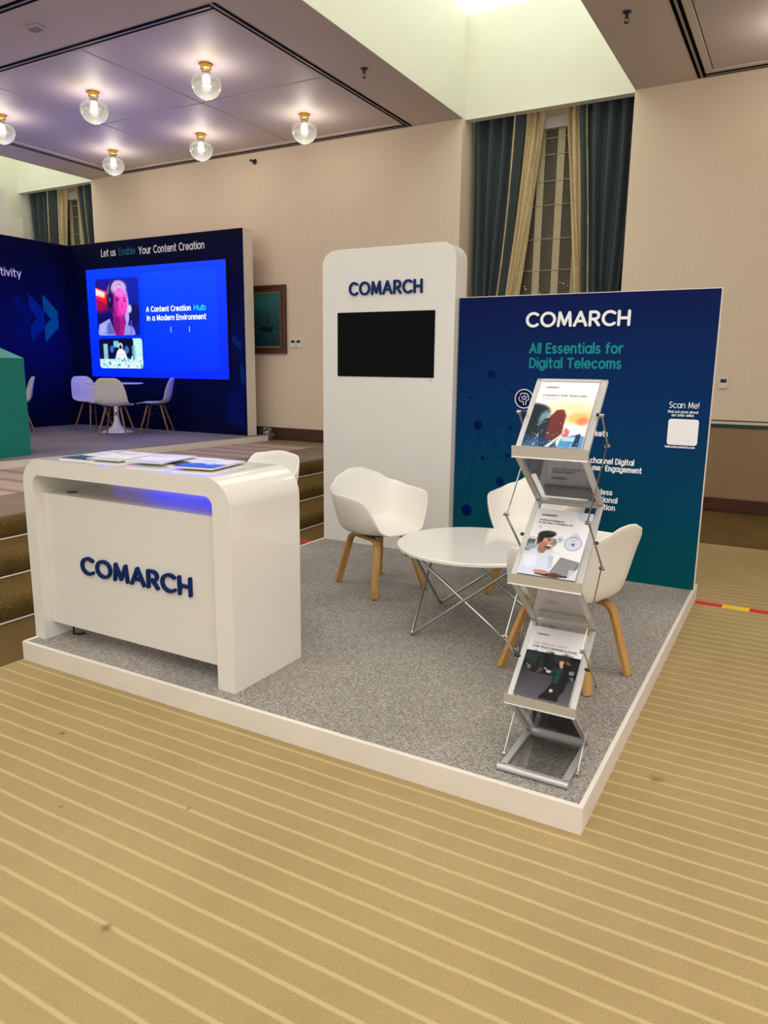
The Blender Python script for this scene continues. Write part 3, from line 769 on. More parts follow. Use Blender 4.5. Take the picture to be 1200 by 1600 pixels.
lettering('Let us', -9.868, -9.535, 3.190, .115, fb, M['whiteink'], t, .14)
lettering('Enable', -9.470, -9.105, 3.190, .115, fb, M['enable'], t, .14)
lettering('Your Content Creation', -9.040, -7.708, 3.180, .115, fb, M['whiteink'], t, .14)
fs = lambda u, v, d: (XBL + .006 + d, u, v)
lettering('Creativity', 6.80, 7.50, 2.822, .125, fs, M['whiteink'], t, .15)
def chev(y, mt, d):
    a = MB(); X = XBL + d
    for q in ([(y, 2.609), (y + .257, 2.360), (y + .257, 2.235), (y + .125, 2.235), (y, 2.376)], [(y + .257, 2.235), (y + .257, 2.108), (y, 1.876), (y, 2.117), (y + .125, 2.235)]):
        a.prism(q, 0, X - .001, X)
    a.build('arrow', mt, t)
chev(7.836, M['arrow1'], .010); chev(7.588, M['arrow2'], .008); chev(7.342, M['arrow3'], .006)
# faint angular shapes at the right of the back print
for q, mt in (([(-7.24, 1.98), (-7.08, 1.86), (-7.08, 1.75), (-7.24, 1.87)], 'arrow2'), ([(-7.11, 1.60), (-7.02, 1.46), (-7.02, 1.25), (-7.11, 1.32)], 'arrow2'),
              ([(-7.40, 1.08), (-7.05, 1.30), (-7.05, .62), (-7.40, .70)], 'arrow3')):
    MB().prism(q, 1, YBW - .006, YBW - .005).build('shape', M[mt], t)

# LED screen
LSX0, LSX1, LSZ0, LSZ1 = -10.215, -7.292, 1.333, 3.013
t = thing('led_screen', 'large glowing blue LED screen on the booth back wall', 'screen', (0, 0, 0))
MB().box(LSX0, LSX1, YBW - .035, YBW - .006, LSZ0, LSZ1).build('housing', M['dark'], t)
ys = YBW - .0365; SE = SCREEN_EMIT
p = Pic(120, 70); p.grad((0, 40, 255), (6, 62, 255), 0, 1)
p.build('display', lambda u, v: (LSX0 + .008 + (LSX1 - LSX0 - .016) * u, ys, LSZ0 + .008 + (LSZ1 - LSZ0 - .016) * v), M['led'], t, gain=(SE, SE, 1))
# the blue card
p = Pic(40, 40); p.grad((0, 50, 255), (8, 72, 255), 0, 1)
p.build('card', lambda u, v: (-8.985 + 1.51 * u, ys - .001, 1.452 + 1.45 * v), M['led'], t, .045, 1.0, gain=(SE, SE, 1))
# portrait: woman with headphones in pink light
p = Pic(100, 92, (22, 14, 110)); p.grad((10, 6, 80), (26, 26, 150), 0, 1); p.ell(.9, .5, .35, .6, (14, 40, 190), .8, .6)
p.poly([(0, .66), (.26, .55), (.26, .78), (0, .86)], (255, 40, 40)); p.poly([(0, .72), (.2, .66), (.22, .76), (0, .84)], (255, 226, 220)); p.ell(.1, .55, .2, .13, (220, 14, 50), .8, .7)
p.ell(.47, .74, .20, .22, (142, 108, 176), .2); p.ell(.54, .84, .18, .12, (196, 166, 214), .3); p.ell(.39, .58, .10, .20, (58, 26, 96), .4)
p.poly([(.70, .78), (.76, .60), (.76, .30), (.70, .12), (.66, .30)], (180, 146, 222)); p.ell(.71, .5, .05, .3, (196, 164, 236), .6, .8)
p.poly([(.40, 0), (.38, .40), (.64, .34), (.68, 0)], (170, 24, 130)); p.ell(.46, .2, .08, .2, (110, 16, 110), .7, .7)
p.ell(.57, .57, .155, .255, (232, 48, 178), .14); p.ell(.62, .60, .10, .20, (250, 84, 206), .7, .8); p.ell(.46, .55, .06, .20, (168, 26, 140), .7, .7); p.ell(.56, .74, .12, .07, (252, 120, 220), .6, .9)
p.poly([(.40, .74), (.44, .90), (.56, .95), (.68, .88), (.72, .70), (.64, .80), (.54, .83), (.46, .78)], (206, 176, 222), .9); p.poly([(.44, .86), (.56, .92), (.66, .84), (.56, .88)], (160, 128, 190), .7)
p.ell(.51, .625, .042, .016, (50, 18, 80), .3); p.ell(.665, .60, .032, .015, (50, 18, 80), .3); p.ell(.51, .668, .055, .010, (130, 30, 110), .5); p.ell(.665, .645, .04, .009, (130, 30, 110), .5)
p.poly([(.595, .60), (.645, .475), (.585, .465)], (200, 30, 150), .7); p.ell(.60, .405, .058, .018, (160, 14, 90), .3); p.ell(.605, .41, .04, .006, (255, 200, 226), .5); p.ell(.58, .345, .07, .02, (190, 30, 150), .7, .7)
p.ell(.335, .62, .075, .13, (20, 12, 56), .2); p.ell(.325, .63, .03, .05, (74, 58, 150), .4); p.poly([(.30, .72), (.34, .90), (.44, .985), (.45, .955), (.38, .88), (.345, .72)], (26, 18, 70), .9)
p.poly([(0, 0), (.04, .20), (.30, .30), (.42, 0)], (150, 160, 232)); p.poly([(.62, 0), (.66, .20), (.84, .14), (.90, 0)], (140, 150, 226)); p.poly([(.10, .02), (.30, .26), (.40, .02)], (90, 100, 190)); p.ell(.15, .1, .08, .1, (176, 184, 244), .7, .7)
p.ell(.88, .36, .12, .2, (16, 18, 70), .2, .8); p.ell(.78, .46, .045, .07, (200, 200, 255), .5); p.poly([(.76, 0), (.79, .26), (.82, .26), (.82, 0)], (120, 100, 210), .6)
p.build('portrait', lambda u, v: (-10.01 + .96 * u, ys - .001, 1.985 + .87 * v), M['led'], t, .06, 1.05, gain=(SE, SE, SE))
# studio picture: man in white at a desk full of bottles
p = Pic(90, 48, (6, 10, 40)); p.grad((10, 20, 60), (8, 12, 44), 0, 1)
p.rect(.10, .20, .22, .82, (150, 190, 220)); p.rect(.80, 1, .1, 1, (190, 240, 246)); p.rect(.76, .84, .3, .75, (120, 190, 210), .7)
p.rect(.34, .46, .70, .92, (120, 200, 230)); p.ell(.30, .64, .045, .12, (50, 110, 190)); p.ell(.64, .62, .05, .13, (50, 110, 190))
p.poly([(.36, .28), (.42, .58), (.48, .66), (.54, .66), (.60, .56), (.66, .28)], (232, 238, 240)); p.ell(.50, .74, .055, .11, (226, 232, 236), .2); p.ell(.50, .72, .032, .075, (92, 60, 60), .2); p.ell(.5, .69, .03, .04, (30, 20, 30), .3)
p.grad((226, 246, 240), (190, 228, 236), 0, .30)
p.speck(60, .02, .98, .05, .36, [(240, 250, 250), (60, 160, 190), (110, 210, 210), (20, 90, 140), (255, 255, 255)], .008, .028, 4, 2.2)
p.rect(0, 1, .45, .47, (10, 20, 50), .15)
p.build('studio_picture', lambda u, v: (-10.005 + .98 * u, ys - .001, 1.475 + .465 * v), M['led'], t, .05, 2.1, gain=(SE, SE, SE))
wem = emit('screen_white', (1, 1, 1, 1), 1.1); cem = emit('screen_cyan', rgb(40, 226, 236), 1.0)
fl = lambda u, v, d: (u, ys - .003, v)
lettering('A Content Creation', -8.905, -7.985, 2.325, .085, fl, wem, t, .17)
lettering('Hub', -7.925, -7.690, 2.326, .085, fl, cem, t, .17)
lettering('in a Modern Environment', -8.895, -7.690, 2.195, .085, fl, wem, t, .17)
for x in (-8.405, -8.03):
    MB().box(x, x + .006, ys - .003, ys - .002, 2.02, 2.10).build('cursor', wem, t)

# teal reception desk at the left edge
t = thing('teal_desk', 'teal reception desk with pitched top on the stage at the left edge', 'desk')
MB().box(-8.05, -7.455, 3.9, 5.205, ZP, 1.595).build('body', M['tealdesk'], t, bevel=.004)
d = MB(); z0, z1 = 1.595, 1.735
A = [(-8.05, 3.9, z0), (-7.455, 3.9, z0), (-7.455, 5.205, z0), (-8.05, 5.205, z0)]; Rg = [(-7.70, 4.1, z1), (-7.70, 5.02, z1)]
d.face([A[1], A[2], Rg[1], Rg[0]]).face([A[2], A[3], Rg[1]]).face([A[3], A[0], Rg[0], Rg[1]]).face([A[0], A[1], Rg[0]]).face(A)
d.build('pitched_top', M['tealdesklit'], t)

# white display tower beyond the booth at the left edge
t = thing('display_tower', 'white stepped display tower showing above the booth at the left edge', 'display tower', (0, 0, 0))
MB().box(-12.2, -11.6, 7.3, 8.286, .452, 3.885).build('base_block', M['whitegloss'], t)
MB().box(-12.2, -11.6, 6.6, 8.0, 3.885, 4.293).build('top_block', M['whitegloss'], t)

# round tulip table and side chairs on the booth
TB = (-8.90, 7.66)
t = thing('tulip_table', 'white round pedestal table among the side chairs in the booth', 'table', (*TB, ZP))
MB().lathe([(0, .715), (.36, .715), (.405, .722), (.41, .73), (.40, .738), (0, .738)], 48).build('tabletop', M['whitegloss'], t, smooth=30)
MB().lathe([(0, .004), (.24, .004), (.25, .010), (.22, .022), (.13, .05), (.07, .10), (.042, .18), (.034, .35), (.04, .55), (.06, .66), (.10, .715)], 36).build('pedestal', M['whitegloss'], t, smooth=60)

def side_chair(label, loc, rotz):
    t = thing('side_chair', label, 'chair', loc, (0, 0, rotz), 'white side chairs in the booth')
    # profile along local x (front = +x): (x, z, half width, edge lift, edge forward)
    prof = [(.235, .425, .19, .0, 0), (.225, .445, .205, .004, 0), (.16, .447, .222, .012, 0), (.06, .435, .232, .022, 0), (-.06, .43, .235, .032, 0), (-.14, .438, .235, .040, .01),
            (-.195, .468, .232, .035, .03), (-.222, .52, .228, .02, .045), (-.238, .59, .222, .01, .05), (-.252, .67, .21, 0, .045), (-.27, .75, .186, 0, .035), (-.283, .795, .155, 0, .028), (-.29, .82, .10, 0, .02)]
    rows = []
    for (x, z, w, li, fw) in prof:
        rows.append([(x + fw * abs(u) ** 2.4, w * u, z + li * abs(u) ** 2.2) for u in [k / 6.0 - 1 for k in range(13)]])
    MB().grid(rows).build('seat_shell', M['sideplastic'], t, smooth=180, solid=.010, subsurf=1)
    for (fx, fy) in ((.2, .21), (.2, -.21), (-.22, .2), (-.22, -.2)):
        MB().tube([(fx * .45, fy * .5, .415), (fx, fy, 0)], .014, 10, radii=[.016, .010]).build('leg', M['walnut'], t, smooth=60)
    b = MB()
    for s in (1, -1):
        b.tube([(.09, .1 * s, .40), (-.16, -.15 * s, .20)], .004, 6); b.tube([(-.10, .1 * s, .40), (.15, -.16 * s, .20)], .004, 6)
        b.tube([(.09, .105 * s, .412), (-.10, .10 * s, .412)], .006, 6)
    b.build('wire_brace', M['dark'], t)
    return t
c0 = side_chair('white side chair seen from behind, in front of the tulip table', (-8.40, 7.22, ZP), math.radians(122))
def dir_to(p): return math.atan2(TB[1] - p[1], TB[0] - p[0])
for pos, lb in (((-8.42, 7.98), 'white side chair in profile right of the tulip table, against the blue wall'),
                ((-9.45, 7.70), 'white side chair behind the tulip table on its left side'),):
    copy_thing(c0, (*pos, ZP), dir_to(pos), lb)
copy_thing(c0, (-9.90, 6.71, ZP), math.radians(-118), 'white side chair half hidden behind the teal desk')

# crumpled plastic
R = random.Random(3); bm_ = MB(); rows = []
for j in range(9):
    v = j / 8.0; row = []
    for i in range(19):
        a = 2 * PI * i / 18; k = R.uniform(.78, 1.1) if i < 18 else 1
        row.append([(.17 * math.cos(a) * math.cos(v * 1.5) * k, .12 * math.sin(a) * math.cos(v * 1.5) * k, .18 * math.sin(v * 1.5) * (1 + .12 * R.uniform(-1, 1)) + .001)])
    row[18] = row[0]; rows.append([q[0] for q in row])
tag(bm_.grid(rows).build('plastic_bag', M['bag'], smooth=30), 'crumpled clear plastic lying on the stage by the booth wall end', 'plastic bag').location = (-6.95, 8.745, .452)

# ================================================================== THE STAND: platform, backdrop, kiosk
PX0, PX1, PY0, PY1 = -3.467, -.499, 2.274, 5.32
t = thing('exhibition_platform', 'low white edged platform with grey carpet under the stand', 'platform')
b = MB(); e = .018
b.box(PX0, PX1, PY0, PY0 + e, -.006, .102).box(PX0, PX1, PY1 - e, PY1, -.006, .102).box(PX0, PX0 + e, PY0 + e, PY1 - e, -.006, .102).box(PX1 - e, PX1, PY0 + e, PY1 - e, -.006, .102)
b.build('edge_boards', M['plinth'], t, bevel=.003)
MB().box(PX0 + e - .002, PX1 - e + .002, PY0 + e - .002, PY1 - e + .002, .02, .1).build('carpet', M['grey'], t)
ZF = .1

YPn = 5.142
t = thing('backdrop_panel', 'blue printed backdrop panel with white and teal text behind the chairs', 'exhibition panel', (0, 0, 0))
MB().box(-2.272, -.500, YPn + .002, YPn + .04, ZF, 2.052).build('panel', M['plinth'], t, bevel=.002)
MB().box(-2.268, -.506, YPn - .003, YPn + .004, ZF + .002, 2.047).build('print', M['panelprint'], t)
fp = lambda u, v, d: (u, YPn - .0045 - d, v)
fp2 = lambda u, v, d: (u, YPn - .0038 - d, v)
lettering('COMARCH', -1.752, -1.040, 1.828, .105, lambda u, v, d: (u, YPn - .0045 - d, v + (u + 1.4) * .0), M['whiteink'], t, .175, .012, gap=.10)
lettering('All Essentials for', -1.722, -1.073, 1.648, .075, fp, M['tealink'], t, .17)
lettering('Digital Telecoms', -1.717, -1.078, 1.548, .075, fp, M['tealink'], t, .17)
lettering('Scan Me!', -.756, -.574, 1.304, .041, fp, M['whiteink'], t, .10)
lettering('Find out more about', -.760, -.575, 1.272, .018, fp, M['whiteink'], t, .15)
lettering('our offer online', -.736, -.600, 1.250, .018, fp, M['whiteink'], t, .15)
lettering('telecoms.comarch.com', -.762, -.578, 1.045, .016, fp, M['whiteink'], t, .18)
q = []
for cx, cz, a0 in ((-.584, 1.216, 0), (-.734, 1.216, 90), (-.734, 1.083, 180), (-.584, 1.083, 270)): q += arc2(cx, cz, .018, a0, a0 + 90, 6)
MB().prism(q, 1, YPn - .005, YPn - .003).build('code_card', M['whiteink'], t)
cap = .042
lettering('Mar', -1.318, -1.229, 1.093, cap, fp, M['whiteink'], t, .18)
lettering('kets', -1.222, -1.135, 1.093, cap, fp, M['whiteink'], t, .18)
lettering('Omni', -1.362, -1.252, .906, cap, fp, M['whiteink'], t, .18)
lettering('channel Digital', -1.245, -.948, .906, cap, fp, M['whiteink'], t, .18)
lettering('Custo', -1.362, -1.232, .856, cap, fp, M['whiteink'], t, .18)
lettering('mer Engagement', -1.225, -.894, .856, cap, fp, M['whiteink'], t, .18)
lettering('rless', -1.175, -1.077, .690, cap, fp, M['whiteink'], t, .18)
lettering('tional', -1.156, -1.039, .637, cap, fp, M['whiteink'], t, .18)
lettering('tion', -1.132, -1.052, .584, cap, fp, M['whiteink'], t, .18)
# network graphic: dots and hair lines
net = {'a': (-1.998, 1.501, .030), 'b': (-2.158, 1.33, .012), 'c': (-2.09, 1.13, .034), 'd': (-2.159, .474, .043), 'e': (-1.833, 1.122, .013), 'f': (-1.848, .915, .015), 'g': (-2.044, .882, .014), 'h': (-1.90, .72, .03), 'i': (-1.60, 1.0, .02)}
nb = MB()
for k, (x, z, r) in net.items(): nb.face([(x + r * math.cos(2 * PI * i / 28), YPn - .0042, z + r * math.sin(2 * PI * i / 28)) for i in range(28)])
nb.build('network_dots', M['dotink'], t)
lines = [[net[a][:2], net[b_][:2]] for a, b_ in ('ce', 'ef', 'fg', 'gh', 'fh', 'cf', 'cg', 'ge', 'cd', 'ei')]
lines.append([(-2.262, 1.60), (-2.15, 1.575), (-1.998, 1.501), (-1.88, 1.42), (-1.80, 1.36)])
lb_ = MB(); ribbons(lb_, lines[:-1], .0028, fp2, 0); ribbons(lb_, lines[-1:], .006, fp2, 0)
lb_.build('network_lines', M['lineink'], t)
cxi, czi, ri = -1.742, 1.333, .066
ib = MB(); ib.face([(cxi + ri * math.cos(2 * PI * i / 40), YPn - .0046, czi + ri * math.sin(2 * PI * i / 40)) for i in range(40)])
ic = ib.build('brain_icon', M['iconink'], t)
stx = [[(cxi + ri * math.cos(2 * PI * i / 40), czi + ri * math.sin(2 * PI * i / 40)) for i in range(41)],
       [(cxi - .030, czi + .026), (cxi - .022, czi + .038), (cxi + .018, czi + .038), (cxi + .032, czi + .022)], [(cxi - .036, czi + .012), (cxi - .040, czi - .004), (cxi - .026, czi - .020), (cxi - .004, czi - .020), (cxi - .002, czi - .044)],
       [(cxi + .014, czi - .042), (cxi + .014, czi - .018), (cxi + .036, czi - .004), (cxi + .034, czi + .014)], [(cxi - .020, czi + .012), (cxi - .006, czi + .012), (cxi + .006, czi + .024)], [(cxi - .014, czi - .003), (cxi + .014, czi - .003)], [(cxi + .022, czi + .014), (cxi + .008, czi + .008)]]
lb_ = MB(); ribbons(lb_, stx[:1], .006, lambda u, v, d: (u, YPn - .0052, v), 0); ribbons(lb_, stx[1:], .0055, lambda u, v, d: (u, YPn - .0052, v), 0)
lb_.build('circuit_lines', M['whiteink'], ic)

# kiosk tower
KX0, KX1, KY = -3.440, -2.279, 5.082
t = thing('kiosk_tower', 'tall white kiosk with rounded top and a black screen', 'kiosk')
r = .125; q = [(KX1, ZF), (KX1, 2.44 - r)] + arc2(KX1 - r, 2.44 - r, r, 0, 90, 12)[1:] + arc2(KX0 + r, 2.44 - r, r, 90, 180, 12) + [(KX0, ZF)]
MB().prism(q, 1, KY, KY + .205).build('body', M['white'], t, smooth=30, bevel=.003)
sc_ = MB().box(-3.294, -2.436, KY - .006, KY + .004, 1.469, 1.963).build('screen', M['screenblack'], t, bevel=.002)
MB().box(-2.462, -2.455, KY - .003, KY + .002, 1.444, 1.450).build('sensor', M['dark'], t)
fk = lambda u, v, d: (u, KY + .001 - d, v)
lettering('COMARCH', -3.186, -2.543, 2.088, .104, fk, M['navy'], t, .165, .014, gap=.13)

# ================================================================== COUNTER
CX0, CX1, CY0, CY1 = -3.465, -2.078, 2.358, 2.86
CT = 1.072
t = thing('reception_counter', 'white arched reception counter with blue lettering on the platform', 'counter')
ro, ri_ = .135, .045; ix0, ix1, it = CX0 + .077, CX1 - .100, CT - .084
q = [(CX0, ZF), (CX0, CT - ro)] + arc2(CX0 + ro, CT - ro, ro, 180, 90, 14)[1:] + arc2(CX1 - ro, CT - ro, ro, 90, 0, 14) + [(CX1, ZF), (ix1, ZF), (ix1, it - ri_)] + arc2(ix1 - ri_, it - ri_, ri_, 0, 90, 8)[1:] + arc2(ix0 + ri_, it - ri_, ri_, 90, 180, 8) + [(ix0, ZF)]
def arch(q, y0, y1):
    # ring prism: split the concave outline into quads along its band
    n = len(q); mb = MB(); b = len(mb.v)
    mb.v += [(p[0], y0, p[1]) for p in q] + [(p[0], y1, p[1]) for p in q]
    for i in range(n):
        j = (i + 1) % n; mb.f.append((i, j, n + j, n + i)); mb.m.append(0)
    from mathutils.geometry import tessellate_polygon
    for tri in tessellate_polygon([[Vector((p[0], p[1], 0)) for p in q]]):
        mb.f.append(tuple(tri)); mb.f.append(tuple(n + k for k in tri)); mb.m += [0, 0]
    return mb
arch(q, CY0, CY1).build('body', M['whitegloss'], t, smooth=30)
CPY = 2.411
MB().box(ix0 + .001, ix1 - .001, CPY, CPY + .018, .187, .888).build('front_panel', M['white'], t)
sh = MB().box(ix0 + .001, ix1 - .001, CPY + .018, 2.80, .868, .886).build('shelf', M['shelf'], t)
gr = MB().lathe([(0, .8875), (.027, .8875), (.030, .8865), (.032, .885)], 24, -3.28, 2.507).build('cable_grommet', M['dark'], sh)
fc = lambda u, v, d: (u, CPY - d, v)
lettering('COMARCH', -3.118, -2.362, .492, .096, fc, M['navy'], t, .165, .014, gap=.13)
tag(MB().tube([(-3.30, 2.46, .30), (-3.30, 2.47, .16), (-3.305, 2.47, .112), (-3.295, 2.49, .107), (-3.27, 2.52, .107)], .006, 8).build('power_cable', M['dark'], smooth=60), 'black cable hanging under the counter front at its left foot', 'cable')

# leaflets on the counter top
def magazine(label, loc, rotz, w, h, pic, th=.006, name='brochure', rot=None, group=None, fan=0.0):
    t = thing(name, label, 'brochure', loc, rot if rot else (0, 0, rotz), group)
    MB().box(-w / 2, w / 2, 0, h, 0, th - .0006).build('pages', M['paper'], t)
    if fan:
        MB().box(-w / 2 + .004, w / 2 + fan, .004, h - .006, 0.0005, th * .45).build('inner_pages', M['paper'], t)
    pic.build('cover', lambda u, v: (-w / 2 + w * u, h * v, th), M['print'], t)
    return t
def leaflet(seed, top, mid, bot):
    p = Pic(40, 56, (226, 224, 226)); R_ = random.Random(seed); p.grad(bot, mid, 0, .45); 
    for _ in range(14): p.ell(R_.uniform(0, 1), R_.uniform(0, .5), R_.uniform(.04, .16), R_.uniform(.02, .08), R_.choice((bot, mid, top)), .4, .7)
    for k in range(4): p.rect(.1, R_.uniform(.4, .85), .62 + k * .08, .645 + k * .08, (90, 90, 100), .5)
    return p
LS = 'leaflets on the counter top'
def lay(lb, x, y, z, a, pic, th=.006):
    magazine(lb, (x, y, z), a, .21, .297, pic, th, group=LS)
lay('teal covered brochure at the left end of the counter top', -3.147, 2.430, CT, math.radians(4), leaflet(1, (60, 120, 140), (20, 90, 120), (10, 60, 90)))
lay('pale brochure second from the left on the counter, overlapping the teal one', -2.985, 2.468, CT + .0062, math.radians(7), leaflet(2, (244, 240, 240), (230, 226, 226), (196, 200, 212)), .007)
lay('pale brochure in the middle of the counter, under the dark edged one', -2.70, 2.468, CT + .0134, math.radians(12), leaflet(3, (244, 242, 242), (226, 226, 232), (184, 194, 220)), .007)
lay('dark edged brochure peeping out between the two right hand brochures', -2.615, 2.53, CT + .0001, math.radians(3), leaflet(4, (60, 60, 70), (50, 54, 66), (30, 34, 44)), .008)
lay('brochure with a blue picture nearest the right end of the counter', -2.395, 2.472, CT + .0082, math.radians(11), leaflet(5, (200, 210, 236), (60, 110, 210), (30, 80, 190)), .009)

# ================================================================== ARMCHAIRS, STOOL, COFFEE TABLE
def interp_s(tbl, a):
    for (a0, v0), (a1, v1) in zip(tbl[:-1], tbl[1:]):
        if a <= a1:
            s = (a - a0) / (a1 - a0); s = s * s * (3 - 2 * s); return v0 + (v1 - v0) * s
    return tbl[-1][1]
def shell(hts, A, BF, BR, zs, nT=72, tseat=.60, kseat=.80, pw=2.7, flare=1.2, lip=0.0):
    rings = []; ts = [0.0, .2, .4, tseat, .68, .76, .84, .92, 1.0]
    for tt in ts[1:]:
        ring = []
        for i in range(nT):
            th = 2 * PI * i / nT; cx, sy = math.cos(th), math.sin(th); B = BF if cx > 0 else BR
            Rr = 1.0 / ((abs(cx) / B) ** pw + (abs(sy) / A) ** pw) ** (1 / pw)
            deg = abs(math.degrees(math.atan2(sy, cx))); h = interp_s(hts, deg)
            if tt <= tseat:
                rr = kseat * Rr * tt / tseat; z = zs - .012 * (1 - (tt / tseat) ** 2)
            else:
                s = (tt - tseat) / (1 - tseat); rr = Rr * (kseat + (1 - kseat) * math.sin(s * PI / 2)) + lip * max(0, -cx) * s ** 4.5; z = zs + (h - zs) * s ** flare
            ring.append((rr * cx, rr * sy, z))
        rings.append(ring)
    mb = MB(); mb.v.append((0, 0, zs - .012))
    for rg in rings: mb.v += rg
    for i in range(nT): mb.f.append((0, 1 + i, 1 + (i + 1) % nT)); mb.m.append(0)
    for k in range(len(rings) - 1):
        for i in range(nT):
            j = (i + 1) % nT; a, b = 1 + k * nT, 1 + (k + 1) * nT
            mb.f.append((a + i, b + i, b + j, a + j)); mb.m.append(0)
    return mb
ARM = [(0, .405), (22, .408), (33, .425), (41, .50), (50, .605), (60, .640), (78, .648), (105, .652), (128, .685), (150, .745), (168, .775), (180, .780)]
def fillet(pts, r, n=6):
    pts = [Vector(p) for p in pts]; out = [pts[0]]
    for a, b, c in zip(pts[:-2], pts[1:-1], pts[2:]):
        u, w = (a - b).normalized(), (c - b).normalized(); p0, p1 = b + u * r, b + w * r
        for i in range(n + 1):
            s = i / n; out.append((1 - s) ** 2 * p0 + 2 * s * (1 - s) * b + s * s * p1)
    return out + [pts[-1]]
def armchair(label, loc, rotz):
    t = thing('tub_armchair', label, 'armchair', loc, (0, 0, rotz), 'white tub armchairs on the platform')
    shell(ARM, .295, .262, .226, .405, lip=.046).build('seat_shell', M['plastic'], t, smooth=180, solid=.011, off=-1, subsurf=1)
    for s in (1, -1):
        path = fillet([(-.235, .172 * s, .0), (-.150, .118 * s, .352), (.150, .122 * s, .352), (.235, .208 * s, 0)], .055)
        lean = Vector((0, 1, .16 * s)).normalized()
        MB().bar(path, .044, .022, lean).build('side_frame', M['oak'], t, smooth=40, bevel=.003)
    MB().box(-.11, .11, -.14, .14, .363, .384).build('mounting_plate', M['dark'], t, bevel=.004)
    return t
def facing(x, y): return math.atan2(y, x)
a0 = armchair('white tub armchair facing the coffee table in front of the kiosk', (-2.355, 4.135, ZF + .002), facing(.91, -.41))
copy_thing(a0, (-1.43, 4.56, ZF + .002), facing(-.09, -1), 'white tub armchair behind the coffee table, against the blue panel')
copy_thing(a0, (-.872, 3.39, ZF + .002), facing(-.947, .32), 'white tub armchair with its back turned, behind the brochure stand')

t = thing('bar_stool', 'white stool with low back standing behind the counter', 'stool', (-2.565, 3.16, ZF), (0, 0, math.radians(-90)))
BST = [(0, .76), (50, .765), (85, .80), (112, .875), (138, .958), (180, .975)]
shell(BST, .195, .19, .20, .75, kseat=.86, pw=3.2).build('seat_shell', M['plastic'], t, smooth=180, solid=.012, off=-1, subsurf=1)
for fx, fy in ((.14, .10), (.14, -.10), (-.14, .10), (-.14, -.10)):
    MB().tube([(fx * .6, fy * .6, .735), (fx, fy, 0)], .014, 10).build('leg', M['oak'], t, smooth=60)
MB().tube([(.122, .088, .25), (.122, -.088, .25), (-.122, -.088, .25), (-.122, .088, .25), (.122, .088, .25)], .008, 8).build('footrest', M['chrome'], t, smooth=60)

TC = (-1.528, 3.785)
t = thing('coffee_table', 'round white coffee table on crossed chrome wire legs', 'table', (0, 0, 0))
MB().lathe([(0, .548), (.435, .548), (.444, .553), (.444, .566), (.438, .571), (0, .572)], 72, *TC).build('tabletop', M['whitegloss'], t, smooth=30)
feet = {'A': (-1.737, 3.419), 'B': (-1.833, 3.996), 'C': (-1.246, 4.057), 'D': (-1.150, 3.480)}
def topof(k):
    f = Vector((*feet[k], 0)); return f + Vector((-.03, .045, 0)) + Vector((0, 0, .548))
order = 'ABCD'
for i, k in enumerate(order):
    p1, p2 = topof(order[i - 1]), topof(order[(i + 1) % 4]); f = Vector((*feet[k], ZF + .008))
    n1 = (p1 - f).normalized(); n2 = (p2 - f).normalized()
    sh_ = Vector((.009, .006, 0)) * (1 if i % 2 else -1)
    MB().tube([p1 + sh_, f + n1 * .03, f + n1 * .01, f, f + n2 * .01, f + n2 * .03, p2 + sh_], .008, 12).build('hairpin_leg', M['chrome'], t, smooth=60)
top = MB()
for i, k in enumerate(order): top.box(topof(k).x - .03, topof(k).x + .03, topof(k).y - .03, topof(k).y + .03, .542, .549)
top.build('fixing_plates', M['dark'], t)

# ================================================================== BROCHURE STAND
SW = .252
t = thing('brochure_stand', 'silver zigzag brochure stand at the platform corner', 'brochure stand')
def cxz(z): return -.706 - .016 * (z - .1) / 1.4
hinge = [(2.684, .118), (2.690, .585), (2.690, 1.060)]; lips = [(2.425, .355), (2.418, .812), (2.416, 1.262)]; tops = [(2.690, .585), (2.690, 1.060), (2.648, 1.508)]
def slab_frame(name, y0, z0, y1, z1, mat, parent, bw=.022, th=.012, half=SW / 2, pane=True):
    """open rectangular frame between two horizontal edges, with a clear sheet inside"""
    d = Vector((0, y1 - y0, z1 - z0)); L = d.length; d.normalize(); n = Vector((1, 0, 0)).cross(d)
    c0, c1 = cxz(z0), cxz(z1)
    def P(u, s, k): return Vector((c0 + (c1 - c0) * s / L, y0, z0)) + Vector((u, 0, 0)) + d * s + n * k
    mb = MB()
    def bx(u0, u1, s0, s1, k0, k1):
        b = len(mb.v)
        mb.v += [tuple(P(u, s, k)) for k in (k0, k1) for (u, s) in ((u0, s0), (u1, s0), (u1, s1), (u0, s1))]
        for f in ((0, 3, 2, 1), (4, 5, 6, 7), (0, 1, 5, 4), (1, 2, 6, 5), (2, 3, 7, 6), (3, 0, 4, 7)): mb.f.append(tuple(b + i for i in f)); mb.m.append(0)
    bx(-half, -half + bw, 0, L, -th / 2, th / 2); bx(half - bw, half, 0, L, -th / 2, th / 2)
    bx(-half, half, 0, bw * .6, -th / 2, th / 2); bx(-half, half, L - bw * .6, L, -th / 2, th / 2)
    fr = mb.build(name, mat, parent, bevel=.0015, seg=1)
    if pane:
        m2 = MB(); mb = m2; bx(-half + bw * .6, half - bw * .6, bw * .4, L - bw * .4, -.0012, .0012); m2.build('acrylic_sheet', M['acrylic'], fr)
    return fr, P, d, n, L
